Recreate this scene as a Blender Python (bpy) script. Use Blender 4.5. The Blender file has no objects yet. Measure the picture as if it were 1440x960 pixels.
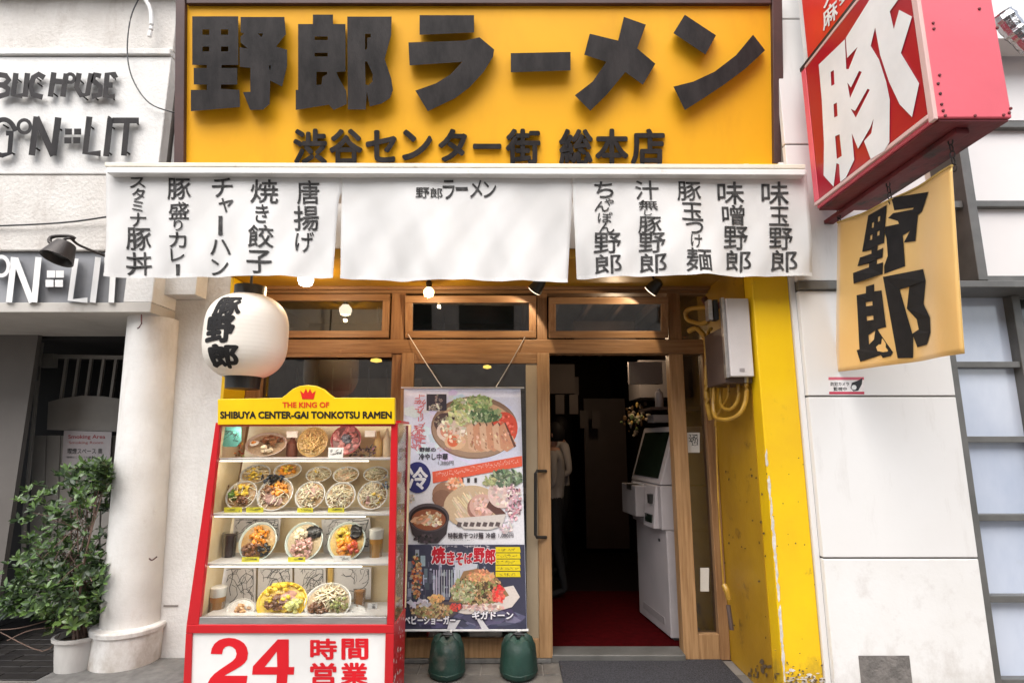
import bpy, bmesh, math, random
from math import sin, cos, pi, radians, atan, sqrt
from mathutils import Vector, Matrix
random.seed(7)
S = bpy.context.scene
COL = S.collection
# ---------------------------------------------------------------- camera
F, TH, H = 780.0, radians(10.03), 1.46
cd = bpy.data.cameras.new('camera'); cam = bpy.data.objects.new('camera', cd); COL.objects.link(cam)
cam.location = (0, 0, H); cam.rotation_euler = (radians(90) + TH, 0, 0)
cd.sensor_width = 36; cd.lens = 36 * F / 1440; cd.clip_start = 0.05; cd.clip_end = 500
S.camera = cam
# ---------------------------------------------------------------- sky, sun, exposure
W = bpy.data.worlds.new('World'); S.world = W; W.use_nodes = True
wn = W.node_tree.nodes; wl = W.node_tree.links
sky = wn.new('ShaderNodeTexSky'); sky.sky_type = 'NISHITA'; sky.sun_disc = False
SUN_EL, SUN_AZ = radians(56), radians(196)     # azimuth from +Y clockwise: behind the camera, a little to the left
sky.sun_elevation = SUN_EL; sky.sun_rotation = SUN_AZ; sky.air_density = 1.0; sky.dust_density = 3.0; sky.ozone_density = 0.6
hs = wn.new('ShaderNodeHueSaturation'); hs.inputs['Saturation'].default_value = .42      # thin cloud: the blue is washed out
wl.new(sky.outputs[0], hs.inputs['Color']); wl.new(hs.outputs[0], wn['Background'].inputs[0]); wn['Background'].inputs[1].default_value = 0.15
ld = bpy.data.lights.new('sun', 'SUN'); ld.energy = 1.35; ld.angle = radians(75); ld.color = (1, .965, .92)
lo = bpy.data.objects.new('sun', ld); COL.objects.link(lo)
sd = Vector((sin(SUN_AZ) * cos(SUN_EL), cos(SUN_AZ) * cos(SUN_EL), sin(SUN_EL)))
lo.rotation_euler = sd.to_track_quat('Z', 'Y').to_euler(); lo.location = (0, -3, 12)
S.view_settings.view_transform = 'Standard'; S.view_settings.look = 'None'
S.view_settings.exposure = 1.22; S.view_settings.gamma = 1
S.cycles.max_bounces = 8; S.cycles.transparent_max_bounces = 12

# ---------------------------------------------------------------- measuring helpers: a point of the photograph at a known distance
ST, CT = sin(TH), cos(TH)
def ray(px, py):
    v = (480 - py) / F
    return Vector(((px - 720) / F, CT - v * ST, ST + v * CT))
CAMP = Vector((0, 0, H))
def at(px, py, Y):
    r = ray(px, py); return CAMP + r * (Y / r.y)
def hit(px, py, p0, n):
    r = ray(px, py); return CAMP + r * ((p0 - CAMP).dot(n) / r.dot(n))
# ---------------------------------------------------------------- materials
MATS = {}
def nodes_of(m):
    m.use_nodes = True; nt = m.node_tree; return nt, nt.nodes, nt.links, nt.nodes['Principled BSDF']
def mat(name, c, rough=.6, metal=0, c2=None, scale=3, stretch=(1, 1, 1), bump=.0, bscale=40, dirt=None, dscale=1.2, dlo=.55, dhi=.75, dstretch=(1, 1, 1), spec=.5, emit=None, sheen=0, damt=1.0, splash=None):
    if name in MATS: return MATS[name]
    m = bpy.data.materials.new(name); nt, N, L, P = nodes_of(m)
    geo = N.new('ShaderNodeNewGeometry')
    def noise(sc, st, det=5, rgh=.6):
        mp = N.new('ShaderNodeMapping'); mp.inputs['Scale'].default_value = st
        L.new(geo.outputs['Position'], mp.inputs[0])
        n = N.new('ShaderNodeTexNoise'); n.inputs['Scale'].default_value = sc; n.inputs['Detail'].default_value = det; n.inputs['Roughness'].default_value = rgh
        L.new(mp.outputs[0], n.inputs[0]); return n
    c = (*c, 1); out = None
    if c2 is None: c2 = tuple(x * .86 for x in c[:3])
    n = noise(scale, stretch)
    mx = N.new('ShaderNodeMix'); mx.data_type = 'RGBA'
    mr = N.new('ShaderNodeMapRange'); mr.inputs[1].default_value = .35; mr.inputs[2].default_value = .65
    L.new(n.outputs[0], mr.inputs[0]); L.new(mr.outputs[0], mx.inputs[0])
    mx.inputs[6].default_value = c; mx.inputs[7].default_value = (*c2, 1); out = mx.outputs[2]
    if dirt:
        n2 = noise(dscale, dstretch, 8, .7); r2 = N.new('ShaderNodeMapRange'); r2.inputs[1].default_value = dlo; r2.inputs[2].default_value = dhi; r2.inputs[4].default_value = damt
        L.new(n2.outputs[0], r2.inputs[0])
        m2 = N.new('ShaderNodeMix'); m2.data_type = 'RGBA'; L.new(r2.outputs[0], m2.inputs[0]); L.new(out, m2.inputs[6]); m2.inputs[7].default_value = (*dirt, 1); out = m2.outputs[2]
    if splash:      # rain-splash grime: ragged, thicker towards the pavement
        sx = N.new('ShaderNodeSeparateXYZ'); L.new(geo.outputs['Position'], sx.inputs[0]); zr = N.new('ShaderNodeMapRange'); zr.inputs[1].default_value = splash[1]; zr.inputs[2].default_value = 0.0; zr.inputs[3].default_value = 0; zr.inputs[4].default_value = .42; L.new(sx.outputs[2], zr.inputs[0])
        n4 = noise(9, (1, 1, .7), 8, .75); ad = N.new('ShaderNodeMath'); ad.operation = 'ADD'; L.new(n4.outputs[0], ad.inputs[0]); L.new(zr.outputs[0], ad.inputs[1]); r4 = N.new('ShaderNodeMapRange'); r4.inputs[1].default_value = .62; r4.inputs[2].default_value = .95; r4.inputs[4].default_value = .8; L.new(ad.outputs[0], r4.inputs[0])
        m4 = N.new('ShaderNodeMix'); m4.data_type = 'RGBA'; L.new(r4.outputs[0], m4.inputs[0]); L.new(out, m4.inputs[6]); m4.inputs[7].default_value = (*splash[0], 1); out = m4.outputs[2]
    L.new(out, P.inputs['Base Color'])
    P.inputs['Roughness'].default_value = rough; P.inputs['Metallic'].default_value = metal
    P.inputs['Specular IOR Level'].default_value = spec
    if sheen: P.inputs['Sheen Weight'].default_value = sheen
    if bump:
        n3 = noise(bscale, stretch, 6); b = N.new('ShaderNodeBump'); b.inputs['Strength'].default_value = bump; b.inputs['Distance'].default_value = .01
        L.new(n3.outputs[0], b.inputs['Height']); L.new(b.outputs[0], P.inputs['Normal'])
    if emit:
        P.inputs['Emission Color'].default_value = (*emit[0], 1); P.inputs['Emission Strength'].default_value = emit[1]
    MATS[name] = m; return m
def wood(name, c, c2, st): return mat(name, c, .45, c2=c2, scale=6, stretch=st, bump=.25, bscale=14, dirt=tuple(x * .55 for x in c), dscale=2.2, dstretch=(1, 1, 1), dlo=.5, dhi=.8, damt=.5)
def print_mat(name, rough=.5, var=.12, spec=.4, bump=0):
    m = bpy.data.materials.new(name); nt, N, L, P = nodes_of(m)
    a = N.new('ShaderNodeAttribute'); a.attribute_name = 'Col'
    geo = N.new('ShaderNodeNewGeometry'); n = N.new('ShaderNodeTexNoise'); n.inputs['Scale'].default_value = 90; n.inputs['Detail'].default_value = 4
    L.new(geo.outputs['Position'], n.inputs[0])
    mr = N.new('ShaderNodeMapRange'); mr.inputs[1].default_value = .3; mr.inputs[2].default_value = .7; mr.inputs[3].default_value = 1 - var * 2; mr.inputs[4].default_value = 1 + var
    L.new(n.outputs[0], mr.inputs[0])
    mx = N.new('ShaderNodeVectorMath'); mx.operation = 'SCALE'; L.new(a.outputs['Color'], mx.inputs[0]); L.new(mr.outputs[0], mx.inputs['Scale'])
    L.new(mx.outputs[0], P.inputs['Base Color']); P.inputs['Roughness'].default_value = rough; P.inputs['Specular IOR Level'].default_value = spec
    if bump:
        b = N.new('ShaderNodeBump'); b.inputs['Strength'].default_value = bump; b.inputs['Distance'].default_value = .004; L.new(n.outputs[0], b.inputs['Height']); L.new(b.outputs[0], P.inputs['Normal'])
    MATS[name] = m; return m
def glass_mat(name, tint=(1, 1, 1), refl=1.0, base=.05):
    m = bpy.data.materials.new(name); m.use_nodes = True; nt = m.node_tree; N = nt.nodes; L = nt.links; N.clear()
    o = N.new('ShaderNodeOutputMaterial'); t = N.new('ShaderNodeBsdfTransparent'); t.inputs[0].default_value = (*tint, 1)
    g = N.new('ShaderNodeBsdfGlossy'); g.inputs['Roughness'].default_value = .02; fr = N.new('ShaderNodeFresnel'); fr.inputs[0].default_value = 1.5
    ad = N.new('ShaderNodeMath'); ad.operation = 'MULTIPLY_ADD'; ad.inputs[1].default_value = refl; ad.inputs[2].default_value = base; ad.use_clamp = True
    L.new(fr.outputs[0], ad.inputs[0]); mx = N.new('ShaderNodeMixShader'); L.new(ad.outputs[0], mx.inputs[0]); L.new(t.outputs[0], mx.inputs[1]); L.new(g.outputs[0], mx.inputs[2]); L.new(mx.outputs[0], o.inputs[0])
    MATS[name] = m; return m
def emis(name, c, s):
    m = bpy.data.materials.new(name); m.use_nodes = True; N = m.node_tree.nodes; P = N['Principled BSDF']
    P.inputs['Base Color'].default_value = (*c, 1); P.inputs['Emission Color'].default_value = (*c, 1); P.inputs['Emission Strength'].default_value = s
    MATS[name] = m; return m
M = {}
M['white_wall'] = mat('white_plaster', (.74, .73, .71), .8, c2=(.66, .645, .62), scale=2.5, bump=.5, bscale=45, dirt=(.36, .31, .26), dscale=2.2, dlo=.54, dhi=.85, dstretch=(1.2, 1.2, .6), damt=.6)
M['plaster_old'] = mat('old_plaster', (.66, .63, .59), .85, c2=(.55, .515, .475), scale=3.2, bump=.8, bscale=40, dirt=(.26, .20, .16), dscale=2.4, dlo=.5, dhi=.8, dstretch=(1.5, 1.5, .45), damt=.8)
M['column'] = mat('column_plaster', (.76, .745, .72), .75, c2=(.66, .64, .61), scale=3.5, bump=.28, bscale=34, dirt=(.40, .34, .28), dscale=3.4, dlo=.52, dhi=.85, dstretch=(1, 1, .35), damt=.8, splash=((.36, .30, .24), .45))
M['tower'] = mat('painted_panel', (.77, .755, .735), .55, c2=(.735, .715, .69), scale=.9, bump=.05, bscale=30, dirt=(.50, .46, .42), dscale=5, dlo=.58, dhi=.8, dstretch=(1.5, 1.5, .3), damt=.5)
M['tower_low'] = mat('stained_panel', (.77, .755, .735), .55, c2=(.73, .71, .68), scale=3, bump=.12, bscale=30, dirt=(.48, .43, .39), dscale=7, dlo=.56, dhi=.8, damt=.6, splash=((.52, .48, .44), .5))
M['joint'] = mat('panel_joint', (.22, .2, .18), .9)
M['sign_yellow'] = mat('sign_yellow', (.86, .43, .012), .5, c2=(.80, .385, .010), scale=1.2, bump=.03, dirt=(.66, .29, .012), dscale=2.2, dstretch=(1.5, 1.5, .4), dlo=.5, dhi=.85, damt=.6, spec=.25)
M['sign_frame'] = mat('sign_frame', (.085, .040, .034), .5, c2=(.06, .03, .028), scale=5)
M['letter_black'] = mat('black_letter', (.012, .010, .010), .46, c2=(.034, .029, .028), scale=3, stretch=(3, 3, 1), bump=.15, bscale=30, spec=.15, dirt=(.055, .045, .038), dscale=3.5, dlo=.62, dhi=.85, damt=.6)
M['letter_side'] = mat('letter_side', (.022, .007, .006), .6)
M['noren'] = mat('noren_cloth', (.66, .65, .635), .9, c2=(.63, .615, .595), scale=2, bump=.12, bscale=300, sheen=.2, dirt=(.66, .60, .52), dscale=1.6, dlo=.56, dhi=.9, damt=.5)
M['ink'] = mat('black_ink', (.028, .027, .027), .9, c2=(.09, .087, .085), scale=26, spec=.1)
M['ink_solid'] = mat('black_ink_solid', (.014, .013, .013), .7, c2=(.022, .02, .02), scale=10, spec=.2)
M['cream_rail'] = mat('cream_rail', (.76, .70, .58), .4, dirt=(.35, .25, .15), dscale=6, dlo=.62, dhi=.8)
M['white_rail'] = mat('white_rail', (.80, .785, .76), .4, dirt=(.45, .38, .3), dscale=5, dlo=.62, dhi=.8)
M['wood_h'] = wood('timber_horizontal', (.33, .185, .085), (.21, .105, .045), (.5, 9, 9))
M['wood_v'] = wood('timber_vertical', (.35, .195, .09), (.22, .11, .048), (9, 9, .5))
M['wood_pale'] = wood('timber_weathered', (.44, .26, .125), (.29, .16, .07), (9, 9, .5))
M['yellow'] = mat('yellow_paint', (.84, .55, .004), .38, c2=(.78, .47, .008), scale=2, bump=.10, bscale=22, dirt=(.36, .22, .02), dscale=5, dlo=.66, dhi=.74, damt=.8, splash=((.22, .13, .03), .4))
M['yellow_shaded'] = mat('shaded_yellow_paint', (.44, .25, .012), .42, c2=(.35, .185, .010), scale=2.2, bump=.2, bscale=20, dirt=(.13, .06, .012), dscale=5, dlo=.6, dhi=.7, damt=.8)  # same yellow paint, its colour darkened for the shade on reveal and soffit
M['bare'] = mat('bare_concrete', (.5, .45, .40), .9, c2=(.10, .08, .06), scale=14, bump=.6, bscale=30)
M['red'] = mat('red_paint', (.56, .012, .018), .35, c2=(.48, .010, .016), scale=2, dirt=(.28, .03, .02), dscale=6, dlo=.66, dhi=.75)
M['pink'] = mat('faded_red_paint', (.74, .115, .15), .45, c2=(.66, .095, .125), scale=1.8, bump=.08, bscale=18, dirt=(.16, .035, .03), dscale=6, dlo=.66, dhi=.71)
M['rust'] = mat('rusty_red_metal', (.17, .018, .022), .6, c2=(.09, .012, .012), scale=4, bump=.3, bscale=25, dirt=(.035, .015, .012), dscale=4, dlo=.5, dhi=.6)
M['sign_red'] = mat('sign_red', (.38, .003, .018), .3, c2=(.34, .003, .016), scale=2)
M['sign_orange'] = mat('sign_orange_red', (.70, .028, .014), .35)
M['white'] = mat('white_paint', (.80, .79, .77), .45)
M['gold'] = mat('gold_cloth', (.86, .55, .18), .36, metal=.3, c2=(.84, .50, .14), scale=2, bump=.05, bscale=60, sheen=.4, spec=.8)
M['paper'] = mat('lantern_paper', (.82, .765, .68), .6, c2=(.79, .73, .64), scale=5, bump=.05, bscale=60)
M['black'] = mat('black_plastic', (.02, .019, .018), .35)
M['dark_metal'] = mat('dark_metal', (.035, .027, .024), .45, metal=.3, bump=.2, bscale=60)
M['fascia'] = mat('grey_fascia', (.27, .275, .29), .6, c2=(.22, .225, .24), scale=4)
M['soffit'] = mat('soffit_paint', (.52, .49, .45), .8, dirt=(.35, .3, .26), dscale=3)
M['grey_frame'] = mat('grey_aluminium', (.17, .165, .155), .45, metal=.3, c2=(.12, .118, .11), scale=5)
M['frost'] = mat('frosted_pane', (.58, .63, .73), .12, c2=(.46, .52, .64), scale=2.6, stretch=(1, 1, .5), spec=.9, bump=.04, bscale=4, dirt=(.42, .45, .5), dscale=6, dlo=.6, dhi=.8, damt=.4)
M['white_pane'] = mat('white_pane', (.78, .75, .73), .3, c2=(.74, .71, .69), scale=1.5)
M['peach'] = mat('peach_wall', (.68, .53, .42), .7)
M['pave'] = mat('paving_stone', (.155, .14, .122), .85, c2=(.09, .082, .074), scale=5, bump=.5, bscale=50, dirt=(.3, .28, .25), dscale=3, dlo=.62, dhi=.75)
M['pave_dark'] = mat('dark_tile', (.022, .020, .020), .3, c2=(.035, .032, .03), scale=6, bump=.2, bscale=30)
M['asphalt'] = mat('asphalt', (.05, .05, .052), .9, c2=(.07, .07, .07), scale=12, bump=.5, bscale=120)
M['kerb'] = mat('granite_kerb', (.17, .165, .155), .85, c2=(.11, .105, .10), scale=15, bump=.5, bscale=60)
M['mat_black'] = mat('ribbed_rubber', (.012, .012, .015), .9, c2=(.06, .06, .072), scale=110, bump=1.0, bscale=160)
M['carpet'] = mat('red_carpet', (.05, .001, .002), .95, c2=(.03, .0006, .001), scale=20, bump=.3, bscale=200, spec=.05)
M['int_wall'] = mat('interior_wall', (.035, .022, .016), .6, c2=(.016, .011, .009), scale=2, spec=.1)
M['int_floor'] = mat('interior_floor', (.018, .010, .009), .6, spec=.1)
M['machine'] = mat('machine_white', (.42, .38, .385), .4, c2=(.36, .33, .335), scale=3)
M['machine_d'] = mat('machine_grey', (.30, .27, .27), .5)
M['screen'] = mat('screen_glass', (.010, .016, .010), .12, spec=.8)
M['steel'] = mat('brushed_steel', (.55, .53, .52), .35, metal=.8, c2=(.42, .41, .40), scale=8, stretch=(1, 6, 6))
M['green'] = mat('green_vinyl', (.014, .050, .037), .5, c2=(.008, .028, .022), scale=6, bump=.5, bscale=14, dirt=(.10, .10, .085), dscale=5, dlo=.55, dhi=.75)
M['leaf'] = mat('leaf_green', (.050, .105, .024), .33, c2=(.11, .18, .045), scale=3.5, spec=.5)
M['leaf_dark'] = mat('leaf_dark', (.020, .040, .014), .42, c2=(.034, .060, .020), scale=3.5)
M['bark'] = mat('bark', (.17, .11, .085), .9, bump=.4, bscale=60)
M['pot'] = mat('pot_glaze', (.62, .60, .57), .5, c2=(.50, .48, .455), scale=5, stretch=(2, 2, .5), dirt=(.32, .29, .25), dscale=5, dlo=.58, dhi=.8)
M['soil'] = mat('soil', (.04, .027, .02), .95, bump=.8)
M['gate'] = mat('gate_paint', (.30, .28, .255), .6, c2=(.25, .23, .21), scale=3)
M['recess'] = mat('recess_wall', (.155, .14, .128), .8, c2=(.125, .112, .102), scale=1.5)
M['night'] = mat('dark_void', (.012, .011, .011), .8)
M['shirt'] = mat('grey_shirt', (.34, .31, .30), .85)
M['shirt_w'] = mat('white_shirt', (.55, .5, .49), .85)
M['skin'] = mat('skin', (.42, .22, .15), .55)
M['trouser'] = mat('black_trousers', (.012, .012, .014), .8)
M['hair'] = mat('black_hair', (.012, .010, .010), .6, spec=.15)
M['pipe_y'] = mat('painted_pipe', (.42, .24, .03), .4, c2=(.30, .16, .02), scale=10, dirt=(.10, .05, .02), dscale=12, dlo=.58, dhi=.7)
M['boxwhite'] = mat('box_white', (.60, .56, .55), .4)
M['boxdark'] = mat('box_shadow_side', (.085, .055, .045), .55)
M['foil'] = mat('silver_foil', (.55, .55, .56), .22, metal=1, bump=1.0, bscale=18)
M['cable'] = mat('cable_black', (.03, .03, .03), .5)
M['cord'] = mat('white_cord', (.7, .68, .65), .7)
M['cream_back'] = mat('case_back', (.72, .60, .40), .7, c2=(.64, .48, .26), scale=4)
M['shelf'] = mat('shelf_white', (.80, .78, .76), .35)
M['print'] = print_mat('ink_print', .42, .04)
M['food'] = print_mat('glazed_food', .30, .12, .5, .5)
M['plain'] = print_mat('painted_colour', .5, .02)
M['glass'] = glass_mat('window_glass', (.72, .72, .70), 1.6, .09)
M['case_glass'] = glass_mat('case_glass', (.96, .97, .97), .6, .0)
M['bulb'] = emis('lamp_warm', (1, .70, .34), 2.2)
M['bulb_hot'] = emis('lamp_white', (1, .88, .70), 2.6)
M['spot'] = emis('lamp_face', (1, .80, .58), 1.1)
M['ceil_lamp'] = emis('interior_lamp', (1, .62, .12), 1.6)

# ---------------------------------------------------------------- object helpers
LOC = {}
def empty(name, label, cat, loc, group=None):
    o = bpy.data.objects.new(name, None); COL.objects.link(o); o.location = loc; o.empty_display_size = .1
    o['label'] = label; o['category'] = cat
    if group: o['group'] = group
    LOC[o] = Vector(loc); return o
def smooth(me, ang=35):
    for p in me.polygons: p.use_smooth = True
    try: me.set_sharp_from_angle(angle=radians(ang))
    except Exception: pass
class MB:
    def __init__(s): s.v = []; s.f = []; s.c = []; s.cur = (.5, .5, .5)
    def add(s, verts, faces, col=None):
        b = len(s.v); s.v += [Vector(v) for v in verts]; s.f += [tuple(i + b for i in f) for f in faces]; s.c += [col or s.cur] * len(faces); return s
    def box(s, x0, x1, y0, y1, z0, z1, col=None):
        return s.add([(x0, y0, z0), (x1, y0, z0), (x1, y1, z0), (x0, y1, z0), (x0, y0, z1), (x1, y0, z1), (x1, y1, z1), (x0, y1, z1)],
                     [(0, 3, 2, 1), (4, 5, 6, 7), (0, 1, 5, 4), (1, 2, 6, 5), (2, 3, 7, 6), (3, 0, 4, 7)], col)
    def hexa(s, a, b, col=None):     # two quads (near face a, far face b), same winding
        return s.add(list(a) + list(b), [(0, 1, 2, 3), (7, 6, 5, 4), (0, 4, 5, 1), (1, 5, 6, 2), (2, 6, 7, 3), (3, 7, 4, 0)], col)
    def tube(s, pts, r, n=8, col=None, cap=True):
        pts = [Vector(p) for p in pts]; rs = r if isinstance(r, (list, tuple)) else [r] * len(pts)
        vs = []; up = Vector((0, 0, 1))
        for i, p in enumerate(pts):
            t = (pts[min(i + 1, len(pts) - 1)] - pts[max(i - 1, 0)]).normalized()
            a = t.cross(up)
            if a.length < .05: a = t.cross(Vector((0, 1, 0)))
            a.normalize(); b = t.cross(a)
            for k in range(n):
                an = 2 * pi * k / n; vs.append(p + (a * cos(an) + b * sin(an)) * rs[i])
        fs = [(i * n + k, i * n + (k + 1) % n, (i + 1) * n + (k + 1) % n, (i + 1) * n + k) for i in range(len(pts) - 1) for k in range(n)]
        if cap: fs += [tuple(range(n))[::-1], tuple((len(pts) - 1) * n + k for k in range(n))]
        return s.add(vs, fs, col)
    def lathe(s, prof, cen, n=24, col=None, mtx=None, cap=True, jit=0):
        vs = []
        for r, z in prof:
            for k in range(n):
                an = 2 * pi * k / n; rr = r * (1 + (random.uniform(-jit, jit) if jit else 0)); v = Vector((rr * cos(an), rr * sin(an), z))
                if mtx: v = mtx @ v
                vs.append(v + Vector(cen))
        fs = [(i * n + k, i * n + (k + 1) % n, (i + 1) * n + (k + 1) % n, (i + 1) * n + k) for i in range(len(prof) - 1) for k in range(n)]
        if cap: fs += [tuple(range(n))[::-1], tuple((len(prof) - 1) * n + k for k in range(n))]
        return s.add(vs, fs, col)
    def blob(s, c, rx, ry, rz, col, rot=None, n=6):
        vs = []; R = rot or Matrix.Rotation(random.random() * 6.28, 3, 'Z')
        rings = [(.0, 1), (.75, .66), (1, 0), (.75, -.66), (0, -1)]
        vs.append(R @ Vector((0, 0, rz)))
        for rr, z in rings[1:4]:
            for k in range(n):
                a = 2 * pi * k / n; q = random.uniform(.85, 1.15); vs.append(R @ Vector((rx * rr * cos(a) * q, ry * rr * sin(a) * q, rz * z)))
        vs.append(R @ Vector((0, 0, -rz)))
        fs = [(0, 1 + k, 1 + (k + 1) % n) for k in range(n)]
        for j in range(2): fs += [(1 + j * n + k, 1 + (j + 1) * n + k, 1 + (j + 1) * n + (k + 1) % n, 1 + j * n + (k + 1) % n) for k in range(n)]
        fs += [(1 + 3 * n, 1 + 2 * n + (k + 1) % n, 1 + 2 * n + k) for k in range(n)]
        return s.add([v + Vector(c) for v in vs], fs, col)
    def build(s, name, m, parent=None, sm=False, bevel=0, tags=None):
        me = bpy.data.meshes.new(name)
        if parent is not None:
            off = LOC[parent]
        else:
            lo_ = Vector([min(v[i] for v in s.v) for i in range(3)]); hi = Vector([max(v[i] for v in s.v) for i in range(3)])
            off = Vector(((lo_.x + hi.x) / 2, (lo_.y + hi.y) / 2, lo_.z))
        me.from_pydata([v - off for v in s.v], [], s.f); me.update()
        if m in (M['print'], M['food'], M['plain']):
            at_ = me.color_attributes.new('Col', 'FLOAT_COLOR', 'CORNER'); buf = []
            for p, c in zip(me.polygons, s.c): buf += [*c, 1.0] * p.loop_total
            at_.data.foreach_set('color', buf)
        me.materials.append(m)
        bm = bmesh.new(); bm.from_mesh(me)
        if not getattr(s, 'keep', False): bmesh.ops.recalc_face_normals(bm, faces=bm.faces)
        bm.to_mesh(me); bm.free()
        if sm: smooth(me)
        o = bpy.data.objects.new(name, me); COL.objects.link(o)
        if parent is not None: o.parent = parent; LOC[o] = off
        else: o.location = off; LOC[o] = off
        if bevel:
            b = o.modifiers.new('bevel', 'BEVEL'); b.width = bevel; b.segments = 2; b.limit_method = 'ANGLE'
        for k, v in (tags or {}).items(): o[k] = v
        return o
def T(label, cat, group=None):
    d = dict(label=label, category=cat)
    if group: d['group'] = group
    return d
STRUCT = dict(kind='structure'); STUFF = dict(kind='stuff')
def dup(src, parent, name=None, mtx=None):
    o = src.copy(); COL.objects.link(o); o.parent = parent
    return o
# glyphs -------------------------------------------------------
_gc = bpy.data.curves.new('type', 'FONT'); _gc.resolution_u = 3; _go = bpy.data.objects.new('type', _gc); COL.objects.link(_go)
GC = {}
def glyph(ch, bold=0.02, res=3):
    k = (ch, bold)
    if k in GC: return GC[k]
    _gc.body = ch; _gc.offset = 0; _gc.resolution_u = res; _gc.extrude = .5
    dg = bpy.context.evaluated_depsgraph_get(); dg.update()
    me = bpy.data.meshes.new_from_object(_go.evaluated_get(dg))
    v = [tuple(p.co) for p in me.vertices]; f = [tuple(p.vertices) for p in me.polygons]
    bpy.data.meshes.remove(me)
    if bold > .004:      # heavier type: the strokes widened by overlaid copies, each a hair prouder than the last
        v0, f0 = v, f; v, f = [], []
        for k, (dx, dy) in enumerate([(0, 0), (1, 0), (-1, 0), (0, 1), (0, -1), (.7, .7), (-.7, .7), (.7, -.7), (-.7, -.7)]):
            n0 = len(v); v += [(p[0] + dx * bold, p[1] + dy * bold, p[2] * (1 + .12 * k) if p[2] > 0 else p[2]) for p in v0]; f += [tuple(i + n0 for i in q) for q in f0]
    xs = [p[0] for p in v]; ys = [p[1] for p in v]; x0, x1, y0, y1 = min(xs), max(xs), min(ys), max(ys)
    w, h = max(x1 - x0, 1e-4), max(y1 - y0, 1e-4)
    GC[k] = ([((p[0] - x0) / w, (p[1] - y0) / h, p[2]) for p in v], f, w, h); return GC[k]
def traced(contours):
    c = bpy.data.curves.new('t', 'CURVE'); c.dimensions = '2D'; c.fill_mode = 'BOTH'; c.extrude = .5
    for pts in contours:
        sp = c.splines.new('POLY'); sp.points.add(len(pts) - 1); sp.use_cyclic_u = True
        for p, q in zip(sp.points, pts): p.co = (q[0], -q[1], 0, 1)
    o = bpy.data.objects.new('t', c); COL.objects.link(o)
    dg = bpy.context.evaluated_depsgraph_get(); dg.update(); me = bpy.data.meshes.new_from_object(o.evaluated_get(dg))
    v = [(p.co.x, -p.co.y, p.co.z) for p in me.vertices]; f = [tuple(p.vertices) for p in me.polygons]
    bpy.data.objects.remove(o); bpy.data.meshes.remove(me); return v, f
class Plane:
    """a flat surface in the world: pt(px,py,h) = the point seen at (px,py), lifted h metres off the surface"""
    def __init__(s, p0, n): s.p = Vector(p0); s.n = Vector(n).normalized()
    def pt(s, px, py, h=0): return hit(px, py, s.p + s.n * h, s.n)
def finer(v, f, mx):      # cut long faces so that they can follow a curved surface
    bm = bmesh.new(); vs = [bm.verts.new(p) for p in v]
    for q in f:
        try: bm.faces.new([vs[i] for i in q])
        except ValueError: pass
    bmesh.ops.triangulate(bm, faces=bm.faces)
    for _ in range(4):
        e = [x for x in bm.edges if (Vector(x.verts[0].co.xy) - Vector(x.verts[1].co.xy)).length > mx]
        if not e: break
        bmesh.ops.subdivide_edges(bm, edges=e, cuts=1); bmesh.ops.triangulate(bm, faces=bm.faces)
    bm.verts.index_update(); out = [tuple(p.co) for p in bm.verts], [tuple(p.index for p in q.verts) for q in bm.faces]; bm.free(); return out
def glyph_on(mb, ch, box, fn, thick, lift, bold=.02, rot=False, col=None, skew=0, fine=0):
    """fit glyph ch to box (x0,y0,x1,y1) given in photograph pixels; fn maps (px,py,h)->world"""
    v, f, w, h = glyph(ch, bold); x0, y0, x1, y1 = box
    if fine: v, f = finer(v, f, fine)
    out = []
    for a, b, z in v:
        if rot: a, b = b, 1 - a
        out.append(fn(x0 + (x1 - x0) * a + skew * (b - .5) * (x1 - x0), y1 - (y1 - y0) * b, lift + (z + .5) * thick))
    mb.add(out, f, col)
def text_on(mb, s, box, fn, thick, lift, bold=.02, col=None):
    glyph_on(mb, s, box, fn, thick, lift, bold, col=col)
def shape_on(mb, contours, fn, thick, lift, col=None):
    v, f = traced(contours); mb.add([fn(a, b, lift + (z + .5) * thick) for a, b, z in v], f, col)
def sc(pts, k, ox, oy): return [(ox + x / k, oy + y / k) for x, y in pts]
def stroke_poly(a, b, w):
    (x0, y0), (x1, y1) = a, b; dx, dy = x1 - x0, y1 - y0; l = sqrt(dx * dx + dy * dy) or 1; nx, ny = -dy / l * w / 2, dx / l * w / 2
    return [(x0 + nx, y0 + ny), (x1 + nx, y1 + ny), (x1 - nx, y1 - ny), (x0 - nx, y0 - ny)]
def ribbon(mb, pts, w, fn, thick, lift, col=None, closed=False):
    n = len(pts); L_, R_ = [], []
    for i, p in enumerate(pts):
        a = pts[(i - 1) % n] if (closed or i > 0) else p; b = pts[(i + 1) % n] if (closed or i < n - 1) else p
        dx, dy = b[0] - a[0], b[1] - a[1]; l = sqrt(dx * dx + dy * dy) or 1; nx, ny = -dy / l * w / 2, dx / l * w / 2
        L_.append((p[0] + nx, p[1] + ny)); R_.append((p[0] - nx, p[1] - ny))
    m = n if closed else n - 1
    vs = [fn(*q, lift + thick) for q in L_] + [fn(*q, lift + thick) for q in R_] + [fn(*q, lift) for q in L_] + [fn(*q, lift) for q in R_]
    fs = []
    for i in range(m):
        j = (i + 1) % n
        fs += [(i, j, n + j, n + i), (2 * n + i, 3 * n + i, 3 * n + j, 2 * n + j), (i, 2 * n + i, 2 * n + j, j), (n + i, n + j, 3 * n + j, 3 * n + i)]
    if not closed: fs += [(0, n, 3 * n, 2 * n), (n - 1, 3 * n - 1, 4 * n - 1, 2 * n - 1)]
    mb.add(vs, fs, col)
def rect(x0, y0, x1, y1): return [(x0, y0), (x1, y0), (x1, y1), (x0, y1)]
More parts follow.
